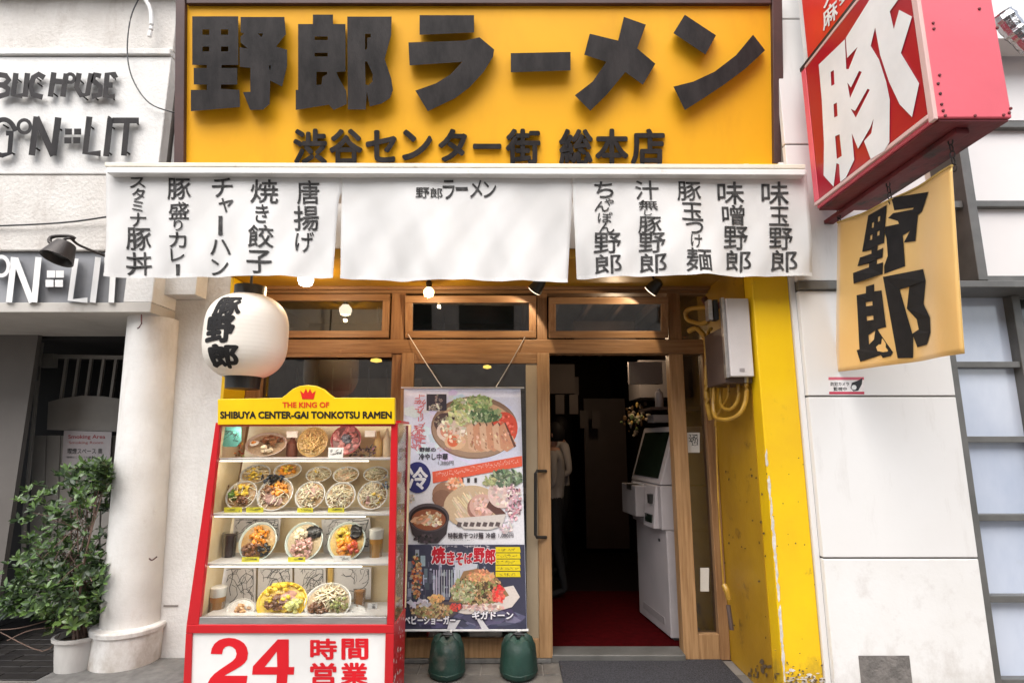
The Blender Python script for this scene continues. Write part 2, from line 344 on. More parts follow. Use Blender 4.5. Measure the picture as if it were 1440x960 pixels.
def ell(cx, cy, rx, ry, n=20, a0=0, a1=2 * pi): return [(cx + rx * cos(a0 + (a1 - a0) * i / (n if a1 - a0 > 6.2 else n - 1)), cy + ry * sin(a0 + (a1 - a0) * i / (n if a1 - a0 > 6.2 else n - 1))) for i in range(n)]
def bx(name, m, x0, x1, y0, y1, z0, z1, parent=None, bevel=0, tags=None):
    return MB().box(x0, x1, y0, y1, z0, z1).build(name, m, parent, bevel=bevel, tags=tags)
def pext(mb, quad, pl, lift, vec, col=None):
    a = [pl.pt(x, y, lift) for x, y in quad]; b = [p + Vector(vec) for p in a]; n = len(a)
    mb.add(a + b, [tuple(range(n)), tuple(range(2 * n - 1, n - 1, -1))] + [(i, n + i, n + (i + 1) % n, (i + 1) % n) for i in range(n)], col); return mb
def arc(pts, n=6):
    """smooth path through points (Catmull-Rom)"""
    P = [Vector(p) for p in pts]; P = [P[0]] + P + [P[-1]]; out = []
    for i in range(1, len(P) - 2):
        for k in range(n):
            t = k / n; a, b, c, d = P[i - 1], P[i], P[i + 1], P[i + 2]
            out.append(.5 * ((2 * b) + (c - a) * t + (2 * a - 5 * b + 4 * c - d) * t * t + (3 * b - a - 3 * c + d) * t ** 3))
    return out + [P[-2]]
# ================================================================ SETTING
MB().add([(-150, -150, -.12), (150, -150, -.12), (150, 150, -.12), (-150, 150, -.12)], [(0, 1, 2, 3)]).build('road', M['asphalt'], tags=STRUCT)
pav = bx('pavement', M['joint'], -12, 12, .2, 12, -.12, -.006, tags=STRUCT)
kb = bx('kerb', M['kerb'], -12, 12, .05, .2, -.12, 0.0, bevel=.01, tags=STRUCT)
# paving slabs: only those near the shopfront can be told apart
me0 = None
xs = -3.2
for r in range(3):
    for c in range(17):
        w, l = .40, .30; x0 = -3.4 + c * w + (r % 2) * .2; y0 = 3.22 + r * l
        if r == 2 and x0 + w > 1.4: continue
        if me0 is None:
            s0 = bx('paving_slab', M['pave'], x0 + .004, x0 + w - .004, y0 + .004, y0 + l - .004, -.03, 0, pav, bevel=.004); me0 = s0
        else:
            o = dup(me0, pav); o.location = (x0 - (-3.4), y0 - 3.22, random.uniform(-.002, .0015))
rf = bx('recess_floor', M['joint'], -6, -2.68, 3.7, 6.5, -.12, .001, tags=STRUCT)
t0 = None
for r in range(12):
    for c in range(7):
        x0 = -4.6 + c * .28 + (r % 2) * .14; y0 = 3.72 + r * .1
        if t0 is None: t0 = bx('tile', M['pave_dark'], x0 + .003, x0 + .277, y0 + .003, y0 + .097, 0, .008, rf, bevel=.002)
        else: o = dup(t0, rf); o.location = (x0 + 4.6, y0 - 3.72, random.uniform(0, .003))

# ---- left neighbour
lb = empty('white_building', 'white plastered building on the left with dark entrance recess and raised lettering', 'building', (-3.4, 3.9, 0))
cx = -2.40
z1, z2, z3 = 2.69, 3.225, 4.135
bx('wall', M['joint'], -6, cx - .012, 3.53, 3.9, z1, 5.4, lb)
bx('wall_course', M['plaster_old'], -6, cx, 3.5, 3.58, z1, z2 - .006, lb, bevel=.006)
bx('wall_course', M['white_wall'], -6, cx, 3.5, 3.58, z2 + .006, z3 - .02, lb, bevel=.006)
bx('moulding', M['white_wall'], -6, cx - .0, 3.478, 3.58, z3 - .014, z3 + .03, lb, bevel=.006)
bx('wall_course', M['plaster_old'], -6, cx, 3.505, 3.58, z3 + .036, 4.62, lb, bevel=.006)
bx('shade_slab', M['plaster_old'], -6, cx + .1, 3.36, 3.9, 4.62, 4.9, lb, bevel=.01)  # unseen slab added above the view to shade the top of the wall
bx('fascia', M['fascia'], -6, -2.53, 3.53, 3.7, 2.335, z1 - .006, lb)
bx('ledge', M['soffit'], -6, cx + .06, 3.50, 4.35, 2.27, 2.335, lb, bevel=.005)
bx('pier_block', M['white_wall'], -2.528, cx + .06, 3.505, 3.76, 2.337, z1 - .004, lb, bevel=.006)
bx('side_wall', M['white_wall'], -2.60, -1.972, 3.76, 4.25, .0, 2.60, lb)
bx('side_wall', M['white_wall'], cx - .0, -2.13, 3.62, 3.755, 2.42, 5.4, lb, bevel=.004)
bx('slot', M['joint'], -2.21, -2.12, 3.754, 3.765, .42, .428, lb)
# recess
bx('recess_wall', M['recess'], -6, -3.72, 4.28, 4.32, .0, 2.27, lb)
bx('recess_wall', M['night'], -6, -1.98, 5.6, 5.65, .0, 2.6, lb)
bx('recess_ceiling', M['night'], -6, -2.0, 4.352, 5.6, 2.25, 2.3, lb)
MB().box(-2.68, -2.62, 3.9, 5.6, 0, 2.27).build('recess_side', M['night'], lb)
# column
co = empty('column', 'round white plaster column beside the potted shrub', 'column', (-2.42, 3.70, .13))
mb = MB(); prof = []
for i in range(26):
    t = i / 25; z = .33 + t * (2.27 - .33); prof.append((.163 - .011 * t, z, -2.382 - .072 * t))
vs = []; n = 40
for r, z, x in prof:
    for k in range(n):
        a = 2 * pi * k / n; vs.append((x + r * cos(a), 3.72 + r * sin(a), z))
mb.add(vs, [(i * n + k, i * n + (k + 1) % n, (i + 1) * n + (k + 1) % n, (i + 1) * n + k) for i in range(25) for k in range(n)])
mb.build('shaft', M['column'], co, sm=True)
MB().lathe([(.190, .10), (.190, .30), (.201, .306), (.203, .328), (.196, .338), (.15, .340)], (-2.378, 3.70, 0), 48).build('base', M['column'], co, sm=True)
MB().tube([at(199, 442, 3.52), at(199, 455, 3.51), at(196, 460, 3.505), at(193, 462, 3.5)], .004).build('hook', M['rust'], co)
MB().tube(arc([at(210, 785, 3.515), at(214, 787, 3.49), at(221, 782, 3.5)]), .004).build('hook', M['rust'], co)
bx('plinth', M['kerb'], -2.70, -1.70, 3.36, 3.76, -.02, .125, bevel=.02, tags=STRUCT)
# raised black lettering on the upper wall (each letter a thing's part)
UP = Plane((0, 3.5, 0), (0, -1, 0))
s1 = empty('lettering_sign', 'black raised letters PUBLIC HOUSE on the white upper wall', 'sign', at(80, 120, 3.48))
k6 = lambda pts, oy=80: [(x / 6, oy + y / 6) for x, y in pts]
def letter(parent, strokes, w, m, pl=UP, oy=80, lift=.030, th=.012, close=(), name='letter'):
    mb = MB()
    for i, st in enumerate(strokes): ribbon(mb, k6(st, oy), w / 6, pl.pt, th + i * .0012, lift, closed=(i in close))
    mb.build(name, m, parent)
    if lift > .02:
        pass
bk = M['letter_black']
for st in [[[(-20, 150), (50, 160), (75, 195), (40, 235), (-10, 240)], [(20, 240), (68, 270), (60, 315), (-10, 335)]],
           [[(135, 138), (112, 325), (190, 330)]], [[(232, 138), (212, 340)]],
           [[(375, 178), (325, 148), (282, 175), (258, 250), (278, 320), (360, 342)]],
           [[(455, 132), (425, 338)], [(560, 142), (530, 338)], [(445, 205), (548, 215)]],
           [[(668, 138), (645, 260), (685, 325), (738, 318), (770, 140)]],
           [[(852, 165), (800, 152), (785, 200), (850, 255), (845, 320), (775, 335)]],
           [[(975, 180), (965, 148), (905, 145), (888, 335), (970, 335)], [(895, 240), (950, 240)]]]:
    letter(s1, st, 47, bk)
letter(s1, [[(p[0], p[1]) for p in ell(592, 182, 36, 36, 14)]], 30, bk, close=(0,))
for q in [(150, 215), (345, 205), (355, 250), (740, 365), (828, 365), (965, 362), (975, 190), (485, 335), (705, 225), (180, 215)]:
    p = UP.pt(q[0] / 6, 80 + q[1] / 6, .0); MB().tube([p, p + Vector((0, -.036, 0))], .005, 8).build('stud', bk, s1)
s2 = empty('lettering_sign', 'large black raised letters ending in LIT below the PUBLIC HOUSE letters', 'sign', at(90, 190, 3.48))
letter(s2, [ell(30, 680, 105, 150, 18, -2.6, -.35), [(50, 645), (115, 645)], [(95, 650), (80, 815), (20, 832), (-30, 820)]], 42, bk)
letter(s2, [ell(205, 588, 52, 55, 16)], 30, bk, close=(0,))
letter(s2, [[(310, 505), (268, 832)], [(305, 510), (450, 835)], [(492, 512), (450, 832)]], 56, bk)
for p in [(578, 632), (655, 632), (572, 706), (648, 706)]: letter(s2, [[(p[0] - 30, p[1]), (p[0] + 30, p[1])]], 52, bk, name='dot')
letter(s2, [[(755, 505), (718, 812), (850, 815)]], 52, bk)
letter(s2, [[(932, 515), (895, 840)]], 52, bk)
letter(s2, [[(950, 538), (1172, 538)], [(1072, 545), (1045, 835)]], 50, bk)
for q in [(70, 600), (520, 620), (790, 608), (965, 608), (120, 822), (335, 790), (840, 835), (940, 825), (1095, 822), (1168, 570), (948, 530)]:
    p = UP.pt(q[0] / 6, 80 + q[1] / 6, .0); MB().tube([p, p + Vector((0, -.036, 0))], .006, 8).build('stud', bk, s2)
FA = Plane((0, 3.53, 0), (0, -1, 0))
s3 = empty('lettering_sign', 'white raised letters ending in LIT on the grey fascia', 'sign', at(80, 400, 3.51))
wh = M['white']
letter(s3, [ell(10, 325, 62, 80, 18)], 32, wh, FA, 320, .02, .03, close=(0,))
letter(s3, [[(118, 250), (75, 630)], [(128, 260), (270, 630)], [(325, 250), (288, 630)]], 52, wh, FA, 320, .02, .03)
for p in [(430, 392), (505, 392), (418, 470), (497, 470)]: letter(s3, [[(p[0] - 34, p[1]), (p[0] + 34, p[1])]], 60, wh, FA, 320, .02, .03, name='dot')
letter(s3, [[(640, 260), (592, 610), (738, 612)]], 46, wh, FA, 320, .02, .03)
letter(s3, [[(828, 250), (782, 632)]], 50, wh, FA, 320, .02, .03)
letter(s3, [[(960, 280), (938, 632)], [(880, 275), (1060, 275)]], 48, wh, FA, 320, .02, .03)
# spot lamp over the fascia
la = empty('spot_lamp', 'small dark brown spot lamp on an arm above the white letters', 'lamp', at(87, 350, 3.3))
R = Matrix.Rotation(radians(-18), 3, 'X') @ Matrix.Rotation(radians(8), 3, 'Y')
c0 = at(86, 354, 3.30)
MB().lathe([(.03, .07), (.055, .06), (.065, .03), (.088, -.045), (.090, -.055), (.080, -.05), (.05, .02), (.001, .03)], c0, 24, mtx=R, cap=False).build('shade', M['dark_metal'], la, sm=True)
MB().lathe([(.001, .02), (.05, .01), (.055, -.02), (.001, -.03)], c0, 16, mtx=R, cap=False).build('lens', M['black'], la, sm=True)
MB().tube(arc([at(84, 340, 3.32), at(98, 335, 3.33), at(112, 345, 3.38), at(148, 360, 3.49)]), .008).build('arm', M['dark_metal'], la)
MB().tube(arc([at(80, 346, 3.31), at(70, 340, 3.31), at(74, 333, 3.32), at(96, 332, 3.33), at(106, 336, 3.35)]), .012).build('bracket', M['dark_metal'], la)
# cables and pipe on the left wall
MB().tube(arc([at(197, -5, 3.46), at(184, 25, 3.45), at(179, 70, 3.44), at(186, 110, 3.44), at(210, 145, 3.45), at(246, 159, 3.5)]), .0045).build('hanging_cable', M['cable'], tags=T('thin black cable looping down the white wall beside the yellow sign', 'cable'))
MB().tube(arc([at(248, 70, 3.55), at(236, 85, 3.58), at(232, 105, 3.6), at(228, 160, 3.6), at(226, 225, 3.6)]), .003).build('hanging_cable', M['cable'], tags=T('short thin cable running down the pale strip left of the yellow sign frame', 'cable'))
MB().tube(arc([at(-20, 318, 3.48), at(40, 316, 3.47), at(100, 312, 3.47), at(150, 305, 3.45)]), .006).build('hanging_cable', M['cable'], tags=T('dark cable sagging across the white wall above the spot lamp', 'cable'))
MB().tube(arc([at(200, -6, 3.44), at(211, 12, 3.44), at(213, 35, 3.44), at(210, 52, 3.44)]), .014).build('drain_pipe', M['white_rail'], tags=T('short bent white drain pipe at the top of the left wall', 'pipe'))

# ---- gate in the recess
g = empty('gate', 'grey metal gate with upright bars and arched plate in the entrance recess', 'gate', (-3.3, 4.9, 0))
GY = 4.6; GP = Plane((0, GY, 0), (0, -1, 0))
mb = MB(); pext(mb, [(72, 498), (180, 500), (180, 505), (72, 503)], GP, 0, (0, .04, 0)); mb.build('top_rail', M['gate'], g)
for i in range(6):
    x = 93 + i * 17.5; mb = MB(); pext(mb, [(x - 1.8, 503), (x + 1.8, 503), (x - 2.2 - 5, 566), (x - 5.8 - 5, 566)], GP, -.008, (0, .02, 0)); mb.build('bar', M['gate'], g)
mb = MB(); pext(mb, [(66, 604), (68, 565), (85, 560), (115, 556), (145, 557), (178, 562), (176, 607)], GP, .01, (0, .03, 0)); mb.build('arched_plate', M['gate'], g)
mb = MB(); pext(mb, [(56, 497), (76, 497), (74, 516), (54, 516)], GP, .005, (0, .05, 0)); mb.build('lock_box', M['gate'], g)
for i in range(7):
    x = 46 + i * 20; mb = MB(); pext(mb, [(x, 612), (x + 18.5, 612), (x + 17 - 8, 860), (x - 8, 860)], GP, random.uniform(-.004, .004), (0, .03, 0)); mb.build('board', M['gate'], g, bevel=.003)
mb = MB(); mb.tube([at(62, 455, 4.5), at(54, 520, 4.5), at(35, 720, 4.5), at(30, 860, 4.5)], .016); mb.build('hinge_post', M['gate'], g)
mb = MB(); mb.tube([at(50, 515, 4.47), at(48, 535, 4.47)], .03, 10); mb.build('hinge', M['grey_frame'], g)
nt = empty('notice', 'white paper notice fixed on the gate behind the shrub', 'notice', at(122, 650, 4.55))
NP = Plane((0, 4.56, 0), (0, -1, 0))
mb = MB(); pext(mb, [(90, 605), (157, 607), (154, 655), (87, 654)], NP, 0, (0, .006, 0)); mb.build('sheet', M['machine'], nt)
mb = MB()
text_on(mb, 'Smoking Area', (96, 611, 148, 618), NP.pt, .001, .001, .01, (.35, .05, .06)); text_on(mb, 'Smoking Room', (97, 620, 145, 625), NP.pt, .001, .001, .0, (.35, .08, .08))
text_on(mb, '喫煙スペース 奥', (95, 630, 144, 638), NP.pt, .001, .001, .01, (.04, .04, .04)); text_on(mb, '喫煙はこちらでお願いします', (94, 641, 143, 644), NP.pt, .001, .001, 0, (.1, .1, .1))
mb.build('lettering', M['print'], nt, tags=STUFF)

# ---- shrub in a pot
sh = empty('potted_shrub', 'bushy green shrub with thin stems in a pale glazed pot beside the column', 'plant', (-2.83, 3.66, 0))
PC = at(112, 893, 3.60)
MB().lathe([(.088, .008), (.094, .05), (.112, .2), (.118, PC.z - .012), (.134, PC.z - .008), (.136, PC.z + .008), (.120, PC.z + .010), (.108, PC.z - .03), (.001, PC.z - .032)], (PC.x, PC.y, 0), 32, cap=False).build('pot', M['pot'], sh, sm=True)
MB().lathe([(.108, PC.z - .02), (.001, PC.z - .012)], (PC.x, PC.y, 0), 20, cap=False).build('soil', M['soil'], sh)
# crown outline: ellipses in the photograph (px, py, rx, ry, Y)
CR = [(98, 700, 64, 44, 3.75), (126, 684, 36, 32, 3.62), (62, 760, 48, 50, 3.6), (110, 770, 46, 55, 3.72), (45, 815, 46, 36, 3.55), (150, 672, 12, 20, 3.62), (100, 800, 50, 50, 3.7), (110, 825, 42, 28, 3.55), (75, 850, 46, 20, 3.5), (20, 850, 22, 14, 3.6), (95, 866, 38, 16, 3.58), (140, 660, 16, 12, 3.62), (140, 830, 14, 50, 3.66)]
def crown_pt(s=1.0):
    q = random.choice(CR); a = random.random() * 6.283; r = sqrt(random.random()) * s
    return at(min(q[0] + q[2] * r * cos(a), 152 - max(0, (q[1] - 760)) * .1), q[1] + q[3] * r * sin(a), q[4] + random.uniform(-.16, .16))
base = Vector((PC.x, PC.y, PC.z - .02)); tips = []
mb = MB()
for i in range(16):
    tip = crown_pt(.9); mid = base.lerp(tip, .45) + Vector((random.uniform(-.06, .06), random.uniform(-.05, .05), .02)); p = arc([base + Vector((random.uniform(-.03, .03), random.uniform(-.03, .03), 0)), mid, tip], 5)
    mb.tube(p, [.007 * (1 - .7 * j / (len(p) - 1)) for j in range(len(p))], 5); tips.append(p)
mb.build('stem', M['bark'], sh, tags=STUFF)
mb = MB()
for p in tips:
    for j in range(12):
        a = random.choice(p[4:]); b = crown_pt(); 
        if (b - a).length < .38: mb.tube(arc([a, a.lerp(b, .5) + Vector((0, 0, random.uniform(0, .03))), b], 3), .0022, 4)
for q in [(-5, 885, 30, 882, 80, 868), (0, 888, 60, 915, 85, 890), (10, 900, 45, 885, 95, 880)]:
    mb.tube(arc([at(q[0], q[1], 3.5), at(q[2], q[3], 3.5), at(q[4], q[5], 3.6)], 4), .003, 4)
mb.build('twig', M['bark'], sh, tags=STUFF)
lm = []
def leaf_verts():
    return [(0, 0, 0), (.3, .16, .03), (.62, .19, .04), (1, 0, -.05), (.62, -.19, .04), (.3, -.16, .03), (.45, 0, -.015)], [(0, 1, 6), (1, 2, 6), (2, 3, 6), (3, 4, 6), (4, 5, 6), (5, 0, 6)]
LV, LF = leaf_verts()
def rosette(n):
    c = crown_pt(); out = []; tilt0 = Vector((random.uniform(-.5, .5), random.uniform(-.9, .1), random.uniform(.2, 1))).normalized()
    q = tilt0.to_track_quat('Z', 'Y').to_matrix()
    for i in range(n):
        L_ = random.uniform(.026, .062); a = 2 * pi * i / n + random.uniform(-.4, .4)
        R_ = q @ Matrix.Rotation(a, 3, 'Z') @ Matrix.Rotation(-random.uniform(.1, .9), 3, 'Y') @ Matrix.Rotation(random.uniform(-.5, .5), 3, 'X')
        out.append((c, R_, L_))
    return out
md, ml = MB(), MB()
for i in range(760):
    for c, R_, L_ in rosette(6):
        (ml if random.random() < .45 else md).add([c + R_ @ Vector(v) * L_ for v in LV], LF)
md.build('foliage', M['leaf_dark'], sh, sm=True, tags=STUFF); ml.build('foliage', M['leaf'], sh, sm=True, tags=STUFF)
lf = bpy.data.meshes.new('leaf'); lf.from_pydata(LV, [], LF); lf.materials.append(M['leaf']); smooth(lf)
for i in range(38):
    for c, R_, L_ in rosette(6):
        o = bpy.data.objects.new('leaf', lf); COL.objects.link(o); o.parent = sh; c = c + Vector((0, -.10, 0))
        o.matrix_basis = Matrix.Translation(c - LOC[sh]) @ R_.to_4x4() @ Matrix.Scale(L_ * 1.1, 4)

# ================================================================ SHOP SHELL
sp = empty('ramen_shop', 'narrow shop unit with yellow side walls and dark interior behind the timber front', 'building', (0, 4.5, 0))
bx('wall', M['white_wall'], -2.3, 1.76, 3.765, 4.1, 2.66, 5.4, sp)
bx('soffit', M['yellow_shaded'], -1.97, 1.476, 3.36, 4.18, 2.585, 2.65, sp)
bx('beam', M['white_wall'], -1.97, 1.70, 3.35, 3.76, 2.652, 2.95, sp)
yp = empty('yellow_pillar', 'bright yellow painted pillar with chipped base beside the white panelled wall', 'pillar', (1.6, 3.5, 0))
bx('front_face', M['yellow'], 1.478, 1.700, 3.30, 3.42, 0, 3.2, yp, bevel=.006)
bx('side_return', M['yellow_shaded'], 1.476, 1.70, 3.421, 4.3, 0, 2.9, yp)
bx('corner_strip', M['tower'], 1.702, 1.731, 3.285, 3.42, 0, 3.2, yp)
# chipped paint: thin irregular flakes along the arris and at the foot
def chip(mb, pl, cx_, cy_, rx, ry, h, n=9):
    pts = [(cx_ + rx * cos(2 * pi * i / n) * random.uniform(.55, 1.2), cy_ + ry * sin(2 * pi * i / n) * random.uniform(.55, 1.2)) for i in range(n)]
    c = pl.pt(cx_, cy_, h); mb.add([c] + [pl.pt(*p, h) for p in pts], [(0, 1 + i, 1 + (i + 1) % n) for i in range(n)])
YF = Plane((0, 3.30, 0), (0, -1, 0)); YR = Plane((1.476, 0, 0), (-1, 0, 0))
mb = MB()
ed = [(1074, 640), (1080, 700), (1085, 760), (1091, 830), (1096, 900), (1100, 955)]
for i in range(60):
    t = random.random() ** .8 * 5; j = int(min(t, 4)); f = t - j; x = ed[j][0] * (1 - f) + ed[j + 1][0] * f; y = ed[j][1] * (1 - f) + ed[j + 1][1] * f
    chip(mb, YF, x + 3.5, y, random.uniform(1, 2.6), random.uniform(4, 15), .0015 + i * .00003)
for i in range(22): chip(mb, YF, random.uniform(1106, 1158), 960 - abs(random.gauss(0, 8)), random.uniform(1, 6), random.uniform(.8, 3), .002 + i * .0001)
mb.build('chipped_edge', mat('chalk_chip', (.72, .68, .62), .9, c2=(.5, .45, .40), scale=30), yp, tags=STUFF)
mb = MB()
for i in range(60): chip(mb, YF, random.uniform(1105, 1162), 962 - abs(random.gauss(0, 12)), random.uniform(.6, 2.2), random.uniform(.5, 2.0), .006 + i * .0001)
for i in range(20): chip(mb, YR, random.uniform(1040, 1095), 952 - abs(random.gauss(0, 14)), random.uniform(.8, 3.5), random.uniform(1, 5), .003 + i * .0002)
for i in range(26): chip(mb, YR, random.uniform(1015, 1080), random.uniform(650, 900), random.uniform(.6, 2), random.uniform(.8, 2.6), .002 + i * .0001)
for i in range(16): chip(mb, YF, random.uniform(1080, 1150), random.uniform(640, 930), random.uniform(.5, 1.3), random.uniform(.5, 1.3), .002 + i * .0001)
mb.build('dark_chip', mat('dark_chip', (.13, .085, .045), .9), yp, tags=STUFF)
yl = empty('yellow_pillar', 'yellow painted reveal under the lantern at the left end of the shopfront', 'pillar', (-1.95, 3.9, 0))
bx('side_return', M['yellow'], -1.972, -1.952, 3.758, 4.06, 0, 2.58, yl)
# interior shell
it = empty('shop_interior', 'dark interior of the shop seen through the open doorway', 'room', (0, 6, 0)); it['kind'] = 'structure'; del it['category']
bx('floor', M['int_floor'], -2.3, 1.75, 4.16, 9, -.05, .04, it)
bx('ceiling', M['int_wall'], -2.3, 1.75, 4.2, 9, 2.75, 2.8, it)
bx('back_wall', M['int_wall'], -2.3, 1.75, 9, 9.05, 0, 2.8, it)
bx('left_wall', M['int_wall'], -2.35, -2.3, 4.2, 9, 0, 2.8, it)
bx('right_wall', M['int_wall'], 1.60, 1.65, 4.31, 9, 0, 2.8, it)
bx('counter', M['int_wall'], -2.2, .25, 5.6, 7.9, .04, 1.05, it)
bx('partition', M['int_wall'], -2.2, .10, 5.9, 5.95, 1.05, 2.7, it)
MB().add([(.275, 4.17, .046), (1.2, 4.17, .046), (1.2, 5.6, .046), (.275, 5.6, .046)], [(0, 1, 2, 3)]).build('entrance_carpet', M['carpet'], tags=T('dark red carpet just inside the open doorway', 'carpet'))
bx('entrance_mat', M['mat_black'], .31, 1.40, 3.45, 4.03, .0015, .016, bevel=.006, tags=T('black ribbed rubber mat on the pavement before the doorway', 'mat'))

# ================================================================ TIMBER SHOPFRONT
tf = empty('timber_shopfront', 'timber framed glazed shopfront with transom windows above an open doorway', 'shopfront', (-.2, 4.1, 0))
WV, WH, WP = M['wood_v'], M['wood_h'], M['wood_pale']
Y0, Y1 = 4.05, 4.15
BV = .004
XL, XR = -1.95, 1.474
zr0, zr1, zt = 2.085, 2.19, 2.545
bx('stile', WV, XL, -1.84, Y0, Y1, .0, zr0, tf, bevel=BV)
bx('transom_rail', WH, XL, XR, Y0 - .012, Y1, zr0, zr1, tf, bevel=BV)
bx('head_rail', WH, XL, XR, Y0 - .005, Y1, zt, 2.585, tf, bevel=BV)
bx('head_trim', WH, XL, 1.475, Y0 - .06, Y0 - .006, 2.562, 2.586, tf, bevel=BV)
for x0, x1 in [(XL, -1.86), (-.905, -.80), (.185, .262), (1.165, 1.262)]: bx('mullion', WV, x0, x1, Y0, Y1, zr1, zt, tf, bevel=BV)
bx('stile', WV, -.885, -.807, Y0, Y1, .0, zr0, tf, bevel=BV)
bx('stile', WP, 1.160, 1.262, Y0, Y1, .0, zr0, tf, bevel=BV)
bx('stile', WV, 1.405, XR, Y0, Y1, .0, zr0, tf, bevel=BV)
bx('bottom_rail', WP, 1.262, 1.405, Y0 + .005, Y1, .0, .16, tf, bevel=BV)
bx('bottom_rail', WP, -1.84, -.885, Y0 + .005, Y1, .0, .18, tf, bevel=BV)
bx('trim', WH, -1.84, -.885, Y0 - .02, Y0 + .004, 2.055, 2.083, tf, bevel=BV)
bx('pane', M['glass'], -1.84, -.885, 4.098, 4.104, .18, zr0, tf)
bx('pane', M['glass'], 1.262, 1.405, 4.098, 4.104, .16, zr0, tf)
bx('pane', M['glass'], 1.262, XR, 4.098, 4.104, zr1, zt, tf)
bx('threshold', M['grey_frame'], .262, 1.158, 4.00, 4.165, .0, .05, tf, bevel=.006)
bx('threshold', M['kerb'], -1.95, .262, 3.99, 4.05, .0, .028, tf, bevel=.006)
# closed door leaf
dr = empty('glazed_door', 'timber framed glass door slid shut behind the food banner', 'door', (-.27, 4.06, 0))
bx('stile', WP, -.803, -.713, 4.0, 4.045, .03, 2.082, dr, bevel=BV)
bx('stile', WP, .182, .272, 4.0, 4.045, .03, 2.082, dr, bevel=BV)
bx('top_rail', WH, -.713, .182, 4.002, 4.043, 2.005, 2.082, dr, bevel=BV)
bx('bottom_rail', WP, -.713, .182, 4.002, 4.043, .03, .15, dr, bevel=BV)
bx('inner_stile', mat('pale_trim', (.42, .33, .22), .5), .10, .182, 4.01, 4.035, .15, 2.005, dr, bevel=.003)
bx('pane', M['glass'], -.713, .10, 4.02, 4.026, .15, 2.005, dr)
hp = Plane((0, 3.95, 0), (0, -1, 0))
MB().tube([at(768, 662, 3.995), at(755, 662, 3.95), at(753, 665, 3.945), at(753, 752, 3.945), at(755, 755, 3.95), at(768, 755, 3.995)], .011, 10).build('handle', M['black'], dr, sm=True)
# transom sashes
def sash(x0, x1, z0, z1, tilt, lab):
    s = empty('transom_sash', lab, 'window', ((x0 + x1) / 2, 4.06, z0), 'transom windows above the shopfront')
    fw = .052; hgt = z1 - z0; parts = []
    c, n_ = cos(tilt), sin(tilt)
    def rp(x, y, z): dz = z - z0; return Vector((x, 4.05 + (y - 4.05) * c - dz * n_, z0 + dz * c + (y - 4.05) * n_))
    def rb(a, b, y0, y1, q0, q1, name, m, bev=.003):
        mb = MB().box(a, b, y0, y1, q0, q1); mb.v = [rp(*v) for v in mb.v]; mb.build(name, m, s, bevel=bev)
    rb(x0, x1, 4.03, 4.075, z1 - fw, z1, 'sash_rail', WH); rb(x0, x1, 4.03, 4.075, z0, z0 + fw, 'sash_rail', WH)
    rb(x0, x0 + fw, 4.032, 4.073, z0 + fw, z1 - fw, 'sash_stile', WV); rb(x1 - fw, x1, 4.032, 4.073, z0 + fw, z1 - fw, 'sash_stile', WV)
    rb(x0 + fw, x1 - fw, 4.05, 4.055, z0 + fw, z1 - fw, 'pane', M['glass'], 0)
sash(-1.85, -.915, zr1 + .012, 2.535, .0, 'closed transom window above the display case, leftmost of the three')
sash(-.79, .178, zr1 + .012, 2.515, .16, 'tilted transom window above the closed glass door, middle of the three')
sash(.272, 1.155, zr1 + .012, 2.505, .20, 'tilted transom window above the open doorway, rightmost of the three')
# lamps under the soffit
def pendant(px, py, Y, r, m, lab, e, name='lamp_bulb'):
    p = at(px, py, Y); b = empty(name, lab, 'lamp', p, 'bulbs hanging under the cloth curtain')
    MB().lathe([(.001, r * 1.0), (r * .5, r * .9), (r * .95, r * .35), (r, -.1 * r), (r * .8, -r * .7), (.001, -r)], p, 16, cap=False).build('bulb', m, b, sm=True)
    MB().lathe([(.018, r * .8), (.022, r + .03), (.012, r + .05), (.004, 2.6 - p.z)], p, 12).build('holder', M['black'], b, sm=True)
    l = bpy.data.lights.new('lamp_light', 'POINT'); l.energy = e * .6; l.color = (1, .72, .42); l.shadow_soft_size = .012; lo_ = bpy.data.objects.new('lamp_light', l); COL.objects.link(lo_); lo_.location = p + Vector((0, -.01, -r * 1.6)); 
pendant(430, 393, 3.6, .052, M['bulb_hot'], 'large bright white bulb below the left curtain beside the lantern', 5)
pendant(603, 411, 3.75, .038, M['bulb'], 'small warm bulb below the middle curtain', 4)
def spotl(px, py, Y, ang, lab):
    p = at(px, py, Y); b = empty('spotlight', lab, 'lamp', p, 'black spotlights under the soffit')
    R_ = Matrix.Rotation(radians(ang), 3, 'Y') @ Matrix.Rotation(radians(30), 3, 'X')
    MB().lathe([(.012, .10), (.035, .09), (.048, .02), (.052, .0)], p, 20, mtx=R_).build('housing', M['black'], b, sm=True)
    MB().lathe([(.047, -.001), (.047, -.006), (.001, -.012)], p, 20, mtx=R_, cap=False).build('lens', M['spot'], b, sm=True)
    MB().tube([p + R_ @ Vector((0, 0, .06)), Vector((p.x + .02, p.y, 2.585))], .008).build('bracket', M['black'], b)
    l = bpy.data.lights.new('spot_light', 'SPOT'); l.energy = 4; l.color = (1, .78, .52); l.spot_size = radians(110); l.shadow_soft_size = .012; lo_ = bpy.data.objects.new('spot_light', l); COL.objects.link(lo_); lo_.location = p + R_ @ Vector((0, 0, -.03))
    lo_.rotation_euler = (R_.to_4x4()).to_euler()
spotl(752, 408, 3.75, 38, 'black spotlight hanging above the closed glass door')
spotl(915, 409, 3.75, 42, 'black spotlight hanging above the open doorway')
